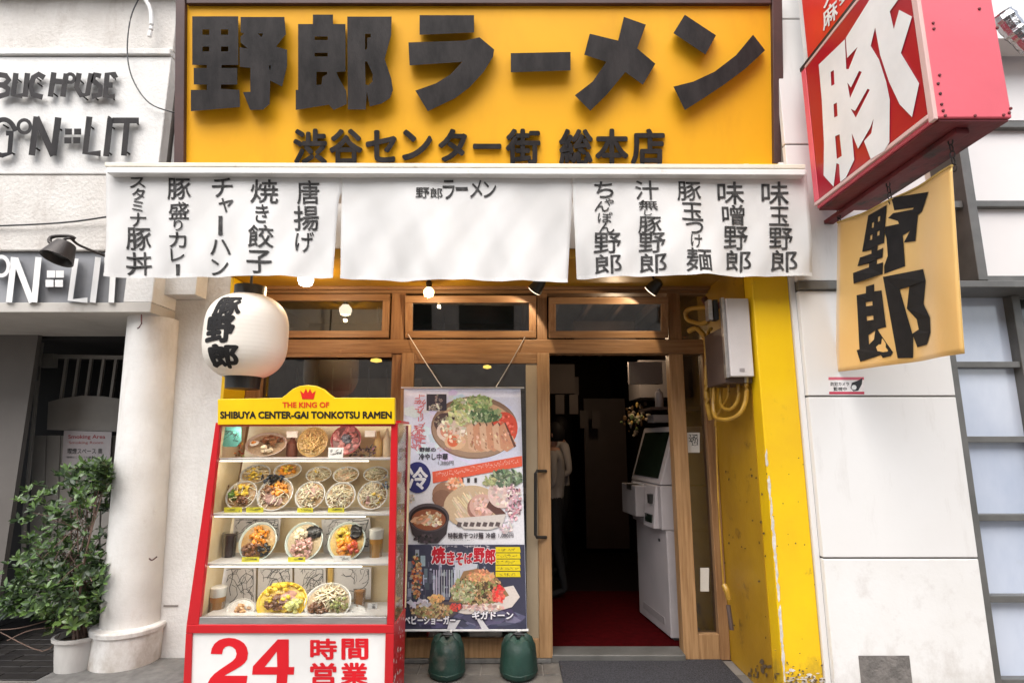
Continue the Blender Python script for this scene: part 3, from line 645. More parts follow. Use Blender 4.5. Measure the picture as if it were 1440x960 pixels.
# ================================================================ YELLOW SIGN
SP = Plane((0, 3.4, 3.0), (0, -1.28, -.2)); sn = SP.n
sg = empty('shop_sign', 'big yellow sign board with raised black lettering in a brown frame', 'sign', (0, 3.4, 3.0))
mb = MB(); pext(mb, [(250, 5), (1096, 5), (1096, 245), (250, 245)], SP, 0, -sn * .06); mb.build('panel', M['sign_yellow'], sg)
fr = M['sign_frame']
mb = MB(); pext(mb, [(247, -12), (260, -12), (258, 245), (244, 245)], SP, .03, -sn * .3); mb.build('frame_side', fr, sg, bevel=.004)
mb = MB(); pext(mb, [(1086, -12), (1100, -12), (1104, 245), (1089, 245)], SP, .03, -sn * .3); mb.build('frame_side', fr, sg, bevel=.004)
mb = MB(); pext(mb, [(262, -10), (1085, -10), (1085, 5), (262, 5)], SP, .029, -sn * .3); mb.build('frame_top', fr, sg, bevel=.004)
BL = M['letter_black']
def big(contours, name='letter', th=.05, lift=.022):
    mb = MB(); shape_on(mb, contours, SP.pt, th, lift); o = mb.build(name, BL, sg); o.data.materials.append(M['letter_side'])
    for p in o.data.polygons:
        if abs(p.normal.dot(sn)) < .5: p.material_index = 1
    return o
a = lambda pts: sc(pts, 6, 255, 10)
big([a([(92, 80), (480, 80), (480, 490), (340, 490), (340, 515), (472, 515), (472, 655), (335, 655), (335, 690), (490, 700), (495, 845), (80, 880), (80, 700), (215, 700), (215, 655), (105, 655), (105, 515), (215, 515), (215, 490), (92, 490)]),
     a(rect(178, 190, 235, 235)), a(rect(335, 190, 395, 235)), a(rect(178, 335, 235, 375)), a(rect(335, 335, 395, 375))], 'letter')
big([a([(500, 85), (870, 85), (882, 230), (800, 335), (892, 362), (892, 500), (850, 672), (750, 622), (745, 820), (690, 866), (582, 870), (520, 720), (582, 715), (582, 515), (492, 505), (492, 340), (560, 352), (500, 300), (500, 250), (530, 225), (500, 215)]),
     a([(645, 225), (690, 225), (675, 255)]), a([(738, 495), (756, 495), (748, 540)])], 'letter')
a = lambda pts: sc(pts, 6, 405, 10)
big([a([(210, 65), (380, 65), (380, 145), (485, 145), (485, 545), (408, 550), (430, 600), (492, 710), (495, 820), (385, 870), (345, 825), (65, 870), (65, 700), (85, 700), (85, 145), (210, 145)]),
     a(rect(225, 250, 335, 280)), a(rect(225, 388, 335, 418)), a([(240, 548), (330, 548), (330, 568), (290, 590), (282, 655), (240, 658)])], 'letter')
big([a([(500, 82), (875, 82), (870, 240), (815, 440), (870, 600), (885, 700), (860, 770), (790, 815), (690, 840), (665, 715), (655, 865), (505, 865)]),
     a([(650, 228), (698, 228), (698, 255), (668, 262), (668, 350), (650, 365)]), a([(650, 462), (668, 462), (715, 570), (712, 630), (680, 660), (655, 655)])], 'letter')
b3 = lambda pts: sc(pts, 3, 480, 0)
big([b3([(330, 65), (560, 65), (560, 138), (330, 148)])], 'letter_stroke')
big([b3([(283, 180), (520, 172), (583, 158), (645, 210), (640, 240), (600, 305), (540, 370), (480, 415), (365, 470), (312, 383), (400, 352), (460, 315), (510, 262), (288, 277)])], 'letter_stroke')
big([b3([(715, 225), (967, 220), (967, 298), (715, 306)])], 'letter')
big([b3([(1048, 143), (1168, 172), (1192, 72), (1285, 105), (1248, 205), (1325, 270), (1272, 358), (1198, 305), (1120, 400), (1050, 468), (985, 403), (1060, 345), (1118, 262), (1025, 232)])], 'letter')
big([[(963, 21), (1007, 50), (992, 77), (947, 47)]], 'letter_stroke')
big([[(1059, 49), (1076, 71), (1048, 97), (1020, 118), (990, 138), (963, 155), (947, 122), (975, 115), (1005, 101), (1035, 78)]], 'letter_stroke')
for ch, b in [('渋', (412, 181, 460, 232)), ('谷', (463, 181, 510, 232)), ('セ', (514, 183, 558, 229)), ('ン', (565, 182, 608, 226)), ('タ', (616, 181, 657, 228)), ('ー', (665, 202, 705, 210)), ('街', (711, 181, 760, 232)), ('総', (786, 181, 834, 232)), ('本', (837, 181, 884, 232)), ('店', (887, 181, 935, 232))]:
    mb = MB(); glyph_on(mb, ch, b, SP.pt, .018, .003, .034); mb.build('letter', BL, sg)
# rail and curtains
rl = empty('curtain_rail', 'long cream and white rail across the front below the yellow sign', 'rail', (-.3, 3.1, 3.05))
RP = Plane((0, 3.08, 0), (0, -1, 0))
mb = MB(); pext(mb, [(147, 228), (1133, 231), (1133, 237), (147, 234)], RP, 0, (0, .10, 0)); mb.build('upper_bar', M['cream_rail'], rl, bevel=.004)
mb = MB(); pext(mb, [(150, 235), (1133, 238), (1133, 246), (150, 243)], RP, .004, (0, .06, 0)); mb.build('lower_bar', M['white_rail'], rl, bevel=.004)
for x in (230, 640, 1050):
    q = at(x, 228, 3.17); bx('bracket', M['cream_rail'], q.x - .015, q.x + .015, 3.175, 3.42, q.z - .04, q.z - .01, rl)
NY = 3.13
def wave(x, z):
    d = max(0, 3.06 - z); return d * (.044 * sin(x * 5.1 + 1.1 + z * 2) + .020 * sin(x * 12.3 + z * 4.1) + .012 * sin(x * 23 - z * 9) + .006 * sin(x * 41 + z * 17) + .008 * sin((x * 1.5 + z) * 9)) - .01 * d + .0007 * sin((x * 1.1 - z) * 37 + 3 * sin(x * 4)) * min(1, d * 4)
NP_ = Plane((0, NY, 0), (0, -1, 0))
def nfn(px, py, h=0):
    p = NP_.pt(px, py, 0); return Vector((p.x, NY + wave(p.x, p.z) - h, p.z))
def noren(label, xl, xr, ybot, letters, lift=.005):
    n = empty('noren_curtain', label, 'curtain', nfn((xl(300) + xr(300)) / 2, 388), 'cloth curtains under the shop sign')
    mb = MB(); NX, NZ = 60, 30; vs = []
    for j in range(NZ + 1):
        t = j / NZ
        for i in range(NX + 1):
            s = i / NX; py = 240 + (ybot(s) - 240) * t if callable(ybot) else 240 + (ybot - 240) * t
            px = xl(py) + (xr(py) - xl(py)) * s; vs.append(nfn(px, py))
    mb.add(vs, [(j * (NX + 1) + i, j * (NX + 1) + i + 1, (j + 1) * (NX + 1) + i + 1, (j + 1) * (NX + 1) + i) for j in range(NZ) for i in range(NX)])
    o = mb.build('fabric', M['noren'], n, sm=True); m = o.modifiers.new('thick', 'SOLIDIFY'); m.thickness = .002; m.offset = 0
    for it_ in letters:
        ch, b = it_[0], it_[1:5]; mb = MB(); j_ = random.uniform(-.5, .5); glyph_on(mb, ch, (b[0] + j_, b[1], b[2] + j_, b[3]), nfn, .001, lift, .006, skew=random.uniform(-.05, .02), fine=.35, rot=(ch == 'ー' and b[3] - b[1] > b[2] - b[0])); mb.build('letter', M['ink'], n)
    mb = MB()      # stitched double hem along the lower edge and the sides
    yb = (lambda s: ybot(s)) if callable(ybot) else (lambda s: ybot)
    for u in range(60):
        s0, s1 = u / 60, (u + 1) / 60; q = [(xl(yb(s)) + (xr(yb(s)) - xl(yb(s))) * s, yb(s)) for s in (s0, s1)]
        mb.add([nfn(q[0][0], q[0][1] - 5, .0022), nfn(q[1][0], q[1][1] - 5, .0022), nfn(q[1][0], q[1][1] + .3, .0035), nfn(q[0][0], q[0][1] + .3, .0035)], [(0, 1, 2, 3)])
    mb.build('hem', M['noren'], n, sm=True)
    return n
LT = [('ス', 182, 250, 205, 264), ('タ', 185, 265, 204, 281), ('ミ', 185, 282, 201, 297), ('ナ', 182, 299, 204, 318), ('豚', 176, 319, 210, 350), ('丼', 175, 353, 212, 386),
 ('豚', 236, 251, 269, 281), ('盛', 238, 285, 267, 309), ('り', 245, 310, 258, 325), ('カ', 239, 327, 263, 348), ('レ', 240, 350, 259, 367), ('ー', 246, 371, 252, 387),
 ('チ', 299, 251, 329, 278), ('ャ', 309, 280, 331, 300), ('ー', 309, 305, 315, 332), ('ハ', 297, 338, 326, 359), ('ン', 298, 365, 324, 387),
 ('焼', 354, 253, 392, 287), ('き', 362, 289, 380, 316), ('餃', 353, 319, 388, 351), ('子', 352, 355, 386, 387), ('唐', 417, 254, 449, 287), ('揚', 413, 289, 449, 324), ('げ', 416, 326, 441, 355)]
RT = [('ち', 835, 256, 862, 279), ('ゃ', 850, 280, 863, 290), ('ん', 835, 284, 856, 298), ('ぽ', 840, 299, 861, 314), ('ん', 842, 314, 864, 328), ('野', 835, 328, 873, 357), ('郎', 837, 358, 873, 386),
 ('汁', 892, 255, 925, 282), ('無', 897, 283, 924, 297), ('し', 905, 297, 916, 305), ('豚', 897, 306, 929, 329), ('野', 898, 329, 934, 356), ('郎', 899, 357, 935, 385),
 ('豚', 952, 256, 986, 283), ('玉', 957, 286, 988, 311), ('つ', 962, 313, 988, 330), ('け', 969, 331, 986, 350), ('麺', 962, 351, 998, 384),
 ('味', 1009, 256, 1046, 287), ('噌', 1015, 288, 1047, 316), ('野', 1018, 318, 1053, 350), ('郎', 1021, 351, 1057, 381),
 ('味', 1071, 256, 1109, 289), ('玉', 1081, 291, 1110, 317), ('野', 1081, 320, 1116, 350), ('郎', 1084, 351, 1121, 382)]
CT_ = [('野', 585, 265, 604, 280), ('郎', 605, 265, 622, 280), ('ラ', 623, 254, 640, 281), ('ー', 641, 264, 658, 269), ('メ', 661, 254, 678, 279), ('ン', 680, 256, 698, 279)]
sl = lambda y: max(0, (y - 272) / 120)
noren('white cloth curtain with five columns of black writing, left of the plain middle one', lambda y: 149 - (y - 240) * .004, lambda y: 480 - 12 * sl(y) ** .5, lambda s: 389 + 1.5 * s, LT)
noren('white cloth curtain with one short line of writing, between the two full curtains', lambda y: 480.3 - 2 * sl(y), lambda y: 805 - 6 * sl(y), lambda s: 391 + 5 * sin(s * 2.2), CT_)
noren('white cloth curtain with five columns of black writing, nearest the hanging red sign', lambda y: 805.3 + 7 * sl(y), lambda y: 1134 + (y - 240) * .075, lambda s: 390 - 3 * s, RT)
# mark on the middle curtain is a mascot in the photograph and is left out

# ================================================================ LANTERN
LC = at(347, 473, 3.30)
ln = empty('paper_lantern', 'round white paper lantern with black writing hanging at the left of the shopfront', 'lantern', LC)
RX, RZ = .235, .266
def lr(t):  # t in -1..1 height, squarish ball
    return RX * (1 - abs(t) ** 3.2) ** .5 * 1.0
prof = []
for i in range(61):
    t = -.93 + 1.86 * i / 60; prof.append((lr(t) * (1 - .0028 * (i % 3 == 0)), t * RZ))
MB().lathe(prof, LC, 64, cap=False).build('paper_shade', M['paper'], ln, sm=True)
for sgn, nm, r0, r1 in ((1, 'top_cap', .092, .092), (-1, 'bottom_cap', .098, .095)):
    z = .93 * RZ; pr = [(r0 + .004, z * .97), (r0, z + .012), (r1, z + (.062 if sgn > 0 else .07)), (.02, z + (.064 if sgn > 0 else .072))]
    MB().lathe([(r, sgn * q) for r, q in pr], LC, 32).build(nm, M['black'], ln, sm=True)
MB().tube([LC + Vector((0, 0, .3)), LC + Vector((0, 0, .52))], .008).build('hanger', M['black'], ln)
def lfn(px, py, h):      # writing follows the lantern's meridians
    z = max(-.93 * RZ, min(.93 * RZ, at(344, py, LC.y - .2).z - LC.z)); phi = radians(26) + math.asin(max(-.99, min(.99, (px - 345) / 59))); r = lr(z / RZ) + h
    return LC + Vector((r * sin(phi), -r * cos(phi), z))
for ch, b in [('豚', (297, 416, 334, 446)), ('野', (292, 445, 329, 483)), ('郎', (294, 484, 336, 517))]:
    mb = MB(); glyph_on(mb, ch, b, lfn, .0015, .0018, .045, fine=.1); mb.build('letter', M['ink_solid'], ln)

# ================================================================ RED HANGING SIGN
RX0, RX1, RY0, RY1, RZ0, RZ1 = 1.80, 2.127, 2.156, 3.10, 2.80, 3.715
rs = empty('hanging_sign', 'big red box sign with one large white character jutting from the wall', 'sign', (1.96, 2.6, RZ0))
bx('casing', M['pink'], RX0 + .008, RX1, RY0, RY1, RZ0 + .006, RZ1, rs, bevel=.006)
bx('left_face', M['sign_red'], RX0 - .004, RX0 + .010, RY0 + .035, RY1 - .05, RZ0 + .045, RZ1 - .02, rs)
edge = mat('pale_trim_pink', (.70, .46, .42), .5)
bx('edge_trim', edge, RX0 - .006, RX0 + .012, RY0, RY0 + .033, RZ0, RZ1, rs, bevel=.003)
bx('edge_trim', edge, RX0 - .006, RX0 + .012, RY0 + .033, RY1, RZ0 + .022, RZ0 + .043, rs, bevel=.003)
bx('edge_trim', M['pink'], RX0 - .006, RX0 + .012, RY1 - .048, RY1, RZ0 + .045, RZ1, rs, bevel=.003)
bx('edge_trim', edge, RX0 - .006, RX0 + .012, RY0 + .033, RY1, RZ1 - .018, RZ1, rs, bevel=.003)
bx('underside', M['rust'], RX0 + .02, RX1 - .01, RY0 + .01, RY1, RZ0 - .004, RZ0 + .007, rs)
bx('channel', M['rust'], RX0 + .13, RX0 + .19, RY0 + .06, RY1 + .3, RZ0 - .03, RZ0 - .005, rs, bevel=.004)
bx('bracket', M['dark_metal'], RX0 + .1, RX1 - .1, RY1, 3.34, RZ0 + .1, RZ0 + .16, rs)
bx('bracket', M['dark_metal'], RX0 + .1, RX1 - .1, RY1, 3.34, RZ1 - .2, RZ1 - .14, rs)
LF_ = Plane((RX0 - .004, 0, 0), (-1, 0, 0))
a = lambda pts: sc(pts, 3.2, 1130, 0)
mb = MB(); shape_on(mb, [a([(68, 292), (186, 178), (192, 312), (203, 312), (243, 212), (196, 262), (190, 172), (322, -40), (470, -60), (440, -20), (388, 52), (406, 132), (430, 46), (488, 76), (438, 240), (520, 376), (488, 528), (432, 470), (385, 370), (345, 250), (322, 125), (302, 208), (340, 270), (372, 370), (388, 450), (386, 640), (362, 680), (302, 716), (272, 636), (305, 600), (315, 535), (300, 575), (245, 670), (217, 600), (228, 720), (190, 800), (165, 820), (160, 740), (148, 735), (135, 840), (90, 790), (92, 650), (82, 450)]),
    a([(122, 325), (136, 316), (139, 380), (125, 388)]), a([(135, 470), (150, 462), (153, 522), (138, 530)]), a([(142, 614), (162, 605), (172, 702), (150, 716)]),
    a([(197, 372), (213, 395), (250, 320), (262, 325), (209, 442)]), a([(212, 490), (232, 500), (288, 400), (298, 405), (235, 530)])], LF_.pt, .003, .001)
mb.build('letter', M['white'], rs)
EP = Plane((0, RY0, 0), (0, -1, 0)); mb = None
for x, y in [(1312, 33), (1313, 41), (1402, 40), (1321, 106), (1319, 118), (1322, 132), (1324, 147), (1326, 156), (1329, 163), (1371, 163), (1411, 162), (1419, 159), (1421, 153), (1377, 13)]:
    p = EP.pt(x, y); MB().lathe([(.007, -.001), (.006, .004), (.001, .005)], (0, 0, 0), 8, mtx=Matrix.Rotation(pi / 2, 3, 'X')).v
    q = MB().lathe([(.007, -.001), (.006, .004), (.001, .005)], p, 8, mtx=Matrix.Rotation(pi / 2, 3, 'X')); q.build('rivet', M['rust'], rs)
# smaller sign above it
us = empty('hanging_sign', 'smaller orange red sign with pale writing stacked above the big red sign', 'sign', (1.96, 2.7, RZ1))
bx('casing', M['white_rail'], 1.83, 2.05, 2.3, 3.12, RZ1 + .03, 4.9, us, bevel=.005)
bx('tray', M['dark_metal'], 1.80, 2.10, 2.2, 3.12, RZ1 + .003, RZ1 + .028, us)
bx('left_face', M['sign_orange'], 1.822, 1.835, 2.3, 3.06, RZ1 + .032, 4.88, us)
UF = Plane((1.822, 0, 0), (-1, 0, 0))
def sheared(pl, ox, oy, sxx, syx, sxy, syy):
    return lambda a_, b_, h: pl.pt(ox + a_ * sxx + b_ * sxy, oy + a_ * syx + b_ * syy, h)
for ch, ox, oy, s in [('麻', 1156, 17, 21), ('婆', 1179, -12, 16), ('ア', 1155, -14, 22)]:
    mb = MB(); glyph_on(mb, ch, (0, 0, 1, 1), sheared(UF, ox, oy, s, -s * 1.0, 1.5, s * 1.35), .002, .001, .02); mb.build('letter', M['white'], us)
# chains and gold flag
def chain(px0, py0, py1, lab):
    X = 1.95; pl = Plane((X, 0, 0), (-1, 0, 0)); p = pl.pt(px0, py1); c = empty('hook_chain', lab, 'chain', p, 'chains holding the gold flag')
    z = RZ0 - .004; n = max(3, int((z - p.z) / .028)); 
    for i in range(n + 1):
        zz = z - (z - p.z) * i / n; mb = MB(); pts = [Vector((X, p.y, zz)) + (Matrix.Rotation(pi / 2 * (i % 2) + .3, 3, 'Z') @ Vector((.010 * cos(a_), 0, .018 * sin(a_)))) for a_ in [2 * pi * k / 10 for k in range(11)]]
        mb.tube(pts, .003, 6, cap=False); mb.build('link', M['dark_metal'], c)
chain(1181, 0, 316, 'rusty chain holding the wall end of the gold flag'); chain(1252, 0, 284, 'rusty chain holding the middle of the gold flag'); chain(1342, 0, 236, 'rusty chain holding the street end of the gold flag')
fl = empty('gold_flag', 'gold cloth flag with black writing hanging under the red sign', 'flag', (1.95, 2.75, 1.83))
FP = Plane((1.95, 0, 0), (-1, 0, 0))
def fw(y, z): return .018 * sin(y * 7 + 1) * (2.9 - z) + .010 * sin(y * 15 + z * 3)
def ffn(px, py, h=0):
    p = FP.pt(px, py, 0); return Vector((p.x + fw(p.y, p.z) - h, p.y, p.z))
TL, TR, BR, BLc = (1181, 313), (1343, 233), (1362, 497), (1182, 523)
mb = MB(); vs = []
for j in range(31):
    t = j / 30
    for i in range(31):
        s = i / 30; x = (TL[0] * (1 - s) + TR[0] * s) * (1 - t) + (BLc[0] * (1 - s) + BR[0] * s) * t; y = (TL[1] * (1 - s) + TR[1] * s) * (1 - t) + (BLc[1] * (1 - s) + BR[1] * s) * t
        y += 5 * sin(pi * s) * (1 - t) * (1 if s < .5 else .6)
        vs.append(ffn(x, y))
mb.add(vs, [(j * 31 + i, j * 31 + i + 1, (j + 1) * 31 + i + 1, (j + 1) * 31 + i) for j in range(30) for i in range(30)])
o = mb.build('fabric', M['gold'], fl, sm=True); m = o.modifiers.new('thick', 'SOLIDIFY'); m.thickness = .003; m.offset = 0
MB().tube([ffn(TL[0] * (1 - i / 12) + TR[0] * i / 12, TL[1] * (1 - i / 12) + TR[1] * i / 12 + 4 * sin(pi * i / 12)) for i in range(13)], .007).build('top_rope', mat('rope', (.55, .36, .10), .8), fl)
a = lambda pts: sc(pts, 3.69, 1170, 270)
for cont in ([a([(182, 122), (293, 68), (275, 265), (238, 275), (235, 305), (270, 290), (265, 340), (232, 350), (230, 375), (268, 365), (265, 425), (115, 475), (112, 420), (185, 390), (185, 370), (130, 385), (140, 340), (200, 320), (200, 300), (150, 310)]), a([(203, 160), (218, 155), (215, 183), (200, 188)]), a([(242, 130), (258, 124), (255, 150), (240, 157)]), a([(192, 225), (207, 220), (204, 246), (189, 251)]), a([(236, 206), (254, 199), (251, 223), (234, 230)])],
             [a([(318, 30), (505, 0), (465, 100), (440, 120), (425, 255), (370, 262), (400, 200), (365, 225), (372, 385), (275, 425), (275, 385), (295, 330), (290, 240), (282, 215), (285, 180), (350, 165), (345, 150), (300, 135), (325, 110), (415, 90), (420, 80), (330, 95)])],
             [a([(170, 490), (215, 478), (215, 515), (258, 510), (280, 700), (235, 712), (310, 830), (300, 850), (265, 860), (255, 845), (150, 880), (133, 820), (145, 815), (128, 535), (170, 525)]), a([(168, 572), (206, 566), (208, 588), (170, 593)]), a([(174, 645), (212, 640), (214, 662), (177, 668)]), a([(185, 742), (225, 715), (218, 765), (190, 792)])],
             [a([(268, 440), (470, 400), (488, 460), (470, 580), (518, 650), (520, 730), (490, 790), (425, 805), (402, 745), (398, 860), (330, 862)]), a([(345, 505), (390, 492), (376, 605), (425, 660), (436, 712), (398, 735), (375, 640)])]):
    mb = MB(); shape_on(mb, cont, ffn, .001, .004); mb.build('letter', M['ink_solid'], fl)

# ================================================================ RIGHT BUILDING
rb_ = empty('panelled_building', 'white panelled wall right of the yellow pillar with grey framed windows', 'building', (2.2, 3.4, 0))
TWX0, TWX1 = 1.733, 2.60
bx('wall_core', M['joint'], TWX0 + .01, TWX1, 3.262, 3.6, -.05, 5.4, rb_)
for z0, z1 in [(.0, .806), (.816, 1.705), (1.715, 2.345), (2.41, 3.3), (3.31, 4.2), (4.21, 5.4)]:
    bx('wall_panel', M['tower_low'] if z0 < .1 else M['tower'], TWX0, TWX1 - .005, 3.25, 3.29, z0, z1, rb_, bevel=.004)
bx('ledge', M['grey_frame'], TWX0 - .01, TWX1, 3.225, 3.262, 2.35, 2.40, rb_, bevel=.004)
q0, q1 = at(1207, 921, 3.25), at(1278, 921, 3.25)
bx('concrete_patch', mat('rough_patch', (.20, .18, .165), .95, c2=(.12, .11, .10), scale=18, bump=.8, bscale=60), q0.x, q1.x - .0, 3.246, 3.26, .02, q0.z, rb_)
bx('wall_core', M['peach'], TWX1, 2.80, 3.42, 3.6, 2.45, 5.4, rb_)
# lower glazing
wz = [.153 - .452, .153, .605, 1.004 + .01, 1.46, 1.915, 2.33]
wz = [-.30, .152, .582, 1.020, 1.462, 1.905, 2.33]
gf = M['grey_frame']
bx('window_jamb', gf, 2.60, 2.655, 3.28, 3.42, 0, 2.33, rb_, bevel=.003)
bx('window_jamb', gf, 3.06, 3.11, 3.30, 3.42, 0, 2.33, rb_, bevel=.003)
for i in range(1, 6):
    z = wz[i]; bx('glazing_bar', gf, 2.657, 3.058, 3.31, 3.40, z - .018, z + .018, rb_, bevel=.003)
for i in range(6):
    bx('pane', M['frost'], 2.656, 3.059, 3.36, 3.37, max(0, wz[i] + .018), wz[i + 1] - .018 if i < 5 else 2.33, rb_)
    bx('pane', M['screen'], 3.11, 3.9, 3.40, 3.41, max(0, wz[i] + .018), wz[i + 1] - .018 if i < 5 else 2.33, rb_)
bx('window_sill', gf, 2.60, 4.2, 3.12, 3.42, 2.332, 2.372, rb_, bevel=.004)
# upper windows
bx('window_jamb', gf, 2.765, 2.822, 3.17, 3.42, 2.39, 5, rb_, bevel=.003)
for z in (2.40, 2.875, 3.40): bx('glazing_bar', gf, 2.824, 4.2, 3.18, 3.40, z - .02, z + .02, rb_, bevel=.003)
for z0, z1 in [(2.42, 2.855), (2.895, 3.38)]: bx('pane', M['white_pane'], 2.823, 4.2, 3.22, 3.24, z0, z1, rb_)
bx('window_jamb', gf, 3.0, 3.06, 3.17, 3.42, 3.44, 4.2, rb_, bevel=.003)
bx('pane', M['white_pane'], 3.062, 4.2, 3.2, 3.24, 3.44, 4.0, rb_); bx('wall_core', M['soffit'], 2.823, 2.998, 3.25, 3.42, 3.43, 4.5, rb_)
bx('bracket', M['grey_frame'], 2.60, 2.76, 3.2, 3.26, 2.86, 2.90, rb_)
du = MB(); pp = arc([at(1408, 20, 2.7), at(1428, 45, 2.7), at(1450, 66, 2.7)], 8)
du.tube(pp, [.045 + .012 * random.random() for _ in pp], 12); du.build('foil_duct', M['foil'], sm=False, tags=T('crumpled silver foil duct at the far right behind the red sign', 'duct'))
bx('white_awning', M['white'], 2.75, 3.9, 3.0, 3.16, 3.86, 4.2, tags=T('white boxed awning above the foil duct at the right', 'awning'))
# white boxed downpipes between yellow sign and red sign
dp = empty('boxed_downpipe', 'white boxed downpipes running between the yellow sign and the red sign', 'pipe', (1.85, 3.4, 3))
G1 = Plane((0, 3.40, 0), (0, -1, 0)); G2 = Plane((0, 3.34, 0), (0, -1, 0))
mb = MB(); pext(mb, [(1097, 18), (1107, 18), (1128, 199), (1105, 199)], G1, 0, (0, .2, 0)); mb.build('pipe_section', M['white_rail'], dp, bevel=.005)
mb = MB(); pext(mb, [(1105, 202), (1128, 202), (1132, 240), (1105, 240)], G1, .003, (0, .2, 0)); mb.build('pipe_section', M['white_rail'], dp, bevel=.005)
mb = MB(); pext(mb, [(1097, -20), (1105, -20), (1107, 16), (1097, 16)], G1, .003, (0, .2, 0)); mb.build('pipe_section', M['white_rail'], dp, bevel=.005)
mb = MB(); pext(mb, [(1109, 25), (1130, 24), (1137, 120), (1120, 122)], G2, 0, (0, .15, 0)); mb.build('cover_box', M['soffit'], dp, bevel=.006)
mb = MB(); pext(mb, [(1110, -10), (1130, -10), (1128, 10), (1114, 20)], G2, .0, (0, .15, 0)); mb.build('cover_box', M['grey_frame'], dp, bevel=.006)
MB().tube(arc([at(1100, 205, 3.36), at(1110, 198, 3.35), at(1118, 203, 3.36), at(1136, 200, 3.36)]), .005).build('tie_wire', M['cable'], dp)
MB().tube(arc([at(1095, 150, 3.37), at(1099, 185, 3.37), at(1097, 215, 3.37), at(1101, 228, 3.37)]), .004).build('tie_wire', M['cable'], dp)
# sticker
st = empty('sticker', 'small red and white camera warning sticker on the white panel below the flag', 'sticker', at(1190, 542, 3.24))
KP = Plane((0, 3.25, 0), (0, -1, 0))
mb = MB(); shape_on(mb, [[(1165, 530), (1215, 530), (1215.5, 554), (1166, 554)]], KP.pt, .0006, 0, (.8, .76, .74)); shape_on(mb, [rect(1165, 530, 1215, 534)], KP.pt, .0004, .0008, (.62, .13, .18)); shape_on(mb, [rect(1166, 550.5, 1215.5, 554)], KP.pt, .0004, .0008, (.5, .04, .08))
text_on(mb, '防犯カメラ', (1168, 537, 1194, 542.5), KP.pt, .0004, .0008, .02, (.02, .02, .02)); text_on(mb, '監視中', (1172, 544, 1191, 549.5), KP.pt, .0004, .0008, .02, (.02, .02, .02))
shape_on(mb, [[(1196, 545), (1198, 538), (1206, 535), (1213, 531), (1212, 540), (1207, 549), (1200, 550)]], KP.pt, .0004, .0009, (.03, .03, .03)); shape_on(mb, [ell(1201, 544.5, 3.6, 3.6, 12)], KP.pt, .0004, .0014, (.8, .8, .78))
mb.build('print', M['print'], st, tags=STUFF)

# ================================================================ METER BOX AND PIPES
eb = empty('meter_box', 'white meter box on the yellow side wall with looping painted pipes', 'box', (1.40, 3.5, 1.83))
bx('cover', M['boxwhite'], 1.322, 1.462, 3.33, 3.365, 1.835, 2.32, eb, bevel=.006)
bx('cover_edge', M['steel'], 1.300, 1.320, 3.345, 3.38, 1.83, 2.33, eb, bevel=.003)
bx('body', M['boxdark'], 1.305, 1.472, 3.382, 3.70, 1.80, 2.15, eb, bevel=.006)  # shade on the box side is put into this dark brown colour
bx('fuse_holder', M['black'], 1.27, 1.30, 3.40, 3.46, 2.2, 2.33, eb, bevel=.003); bx('fuse_holder', M['steel'], 1.235, 1.262, 3.40, 3.46, 2.2, 2.33, eb, bevel=.003)
bx('label_plate', M['machine_d'], 1.375, 1.405, 3.327, 3.332, 1.865, 1.885, eb)
def pipe(pts, r, m='pipe_y', nm='pipe'): MB().tube(arc([at(*p) for p in pts], 5), r, 10).build(nm, M[m], eb, sm=True)
pipe([(968, 466, 3.85), (980, 462, 3.8), (992, 478, 3.75), (994, 510, 3.74), (994, 560, 3.74), (1000, 590, 3.74)], .018)
pipe([(996, 452, 3.7), (985, 455, 3.75), (968, 450, 3.82), (964, 440, 3.83), (972, 434, 3.8), (995, 432, 3.7)], .015)
pipe([(1000, 462, 3.6), (996, 470, 3.7), (1001, 500, 3.72), (999, 560, 3.74)], .012)
pipe([(1049, 534, 3.40), (1049, 560, 3.40), (1040, 582, 3.42), (1020, 590, 3.5), (1004, 582, 3.6), (1005, 540, 3.65)], .014)
pipe([(1038, 538, 3.45), (1038, 562, 3.45), (1026, 576, 3.5), (1014, 568, 3.6), (1014, 540, 3.65)], .012)
pipe([(1024, 535, 3.5), (1024, 556, 3.5), (1016, 572, 3.6), (1008, 585, 3.65), (1006, 600, 3.68)], .009)
pipe([(990, 420, 3.65), (1000, 432, 3.6), (1014, 428, 3.55)], .022, 'rust', 'coupling')
pipe([(1048, 526, 3.40), (1048, 538, 3.40)], .022, 'steel', 'coupling')
pipe([(1007, 600, 3.78), (1010, 700, 3.78), (1016, 800, 3.80), (1018, 830, 3.80)], .006)
pipe([(1018, 822, 3.76), (1022, 830, 3.74), (1025, 842, 3.74)], .018, 'pipe_y', 'socket')
pipe([(1024, 850, 3.74), (1029, 885, 3.72)], .014, 'boxdark')
# ================================================================ DISPLAY CASE
CP = Plane((0, 3.2, .475), (0, -1.125, -.05))
dc = empty('display_case', 'red framed glass display case with a yellow header board and 24 hour panel', 'display case', (-1.2, 3.35, 0))
RD = M['red']; D = .34
def cpx(name, m, quad, lift, d, bevel=.003, parent=None):
    mb = MB(); pext(mb, quad, CP, lift, (0, d, 0)); return mb.build(name, m, parent or dc, bevel=bevel)
cpx('post', RD, [(303, 594), (310, 594), (279, 878), (262, 878)], .012, .03)
cpx('post', RD, [(550, 594), (559, 594), (554, 878), (544, 878)], .012, .03)
cpx('top_bar', RD, [(310, 594), (550, 594), (550, 599), (309, 599)], .010, .03)
cpx('middle_bar', RD, [(262, 878), (554, 878), (554, 890), (261, 890)], .014, .04)
cpx('post', RD, [(261, 890), (270, 890), (263, 1110), (250, 1110)], .012, .03)
cpx('post', RD, [(542, 890), (554, 890), (550, 1110), (537, 1110)], .012, .03)
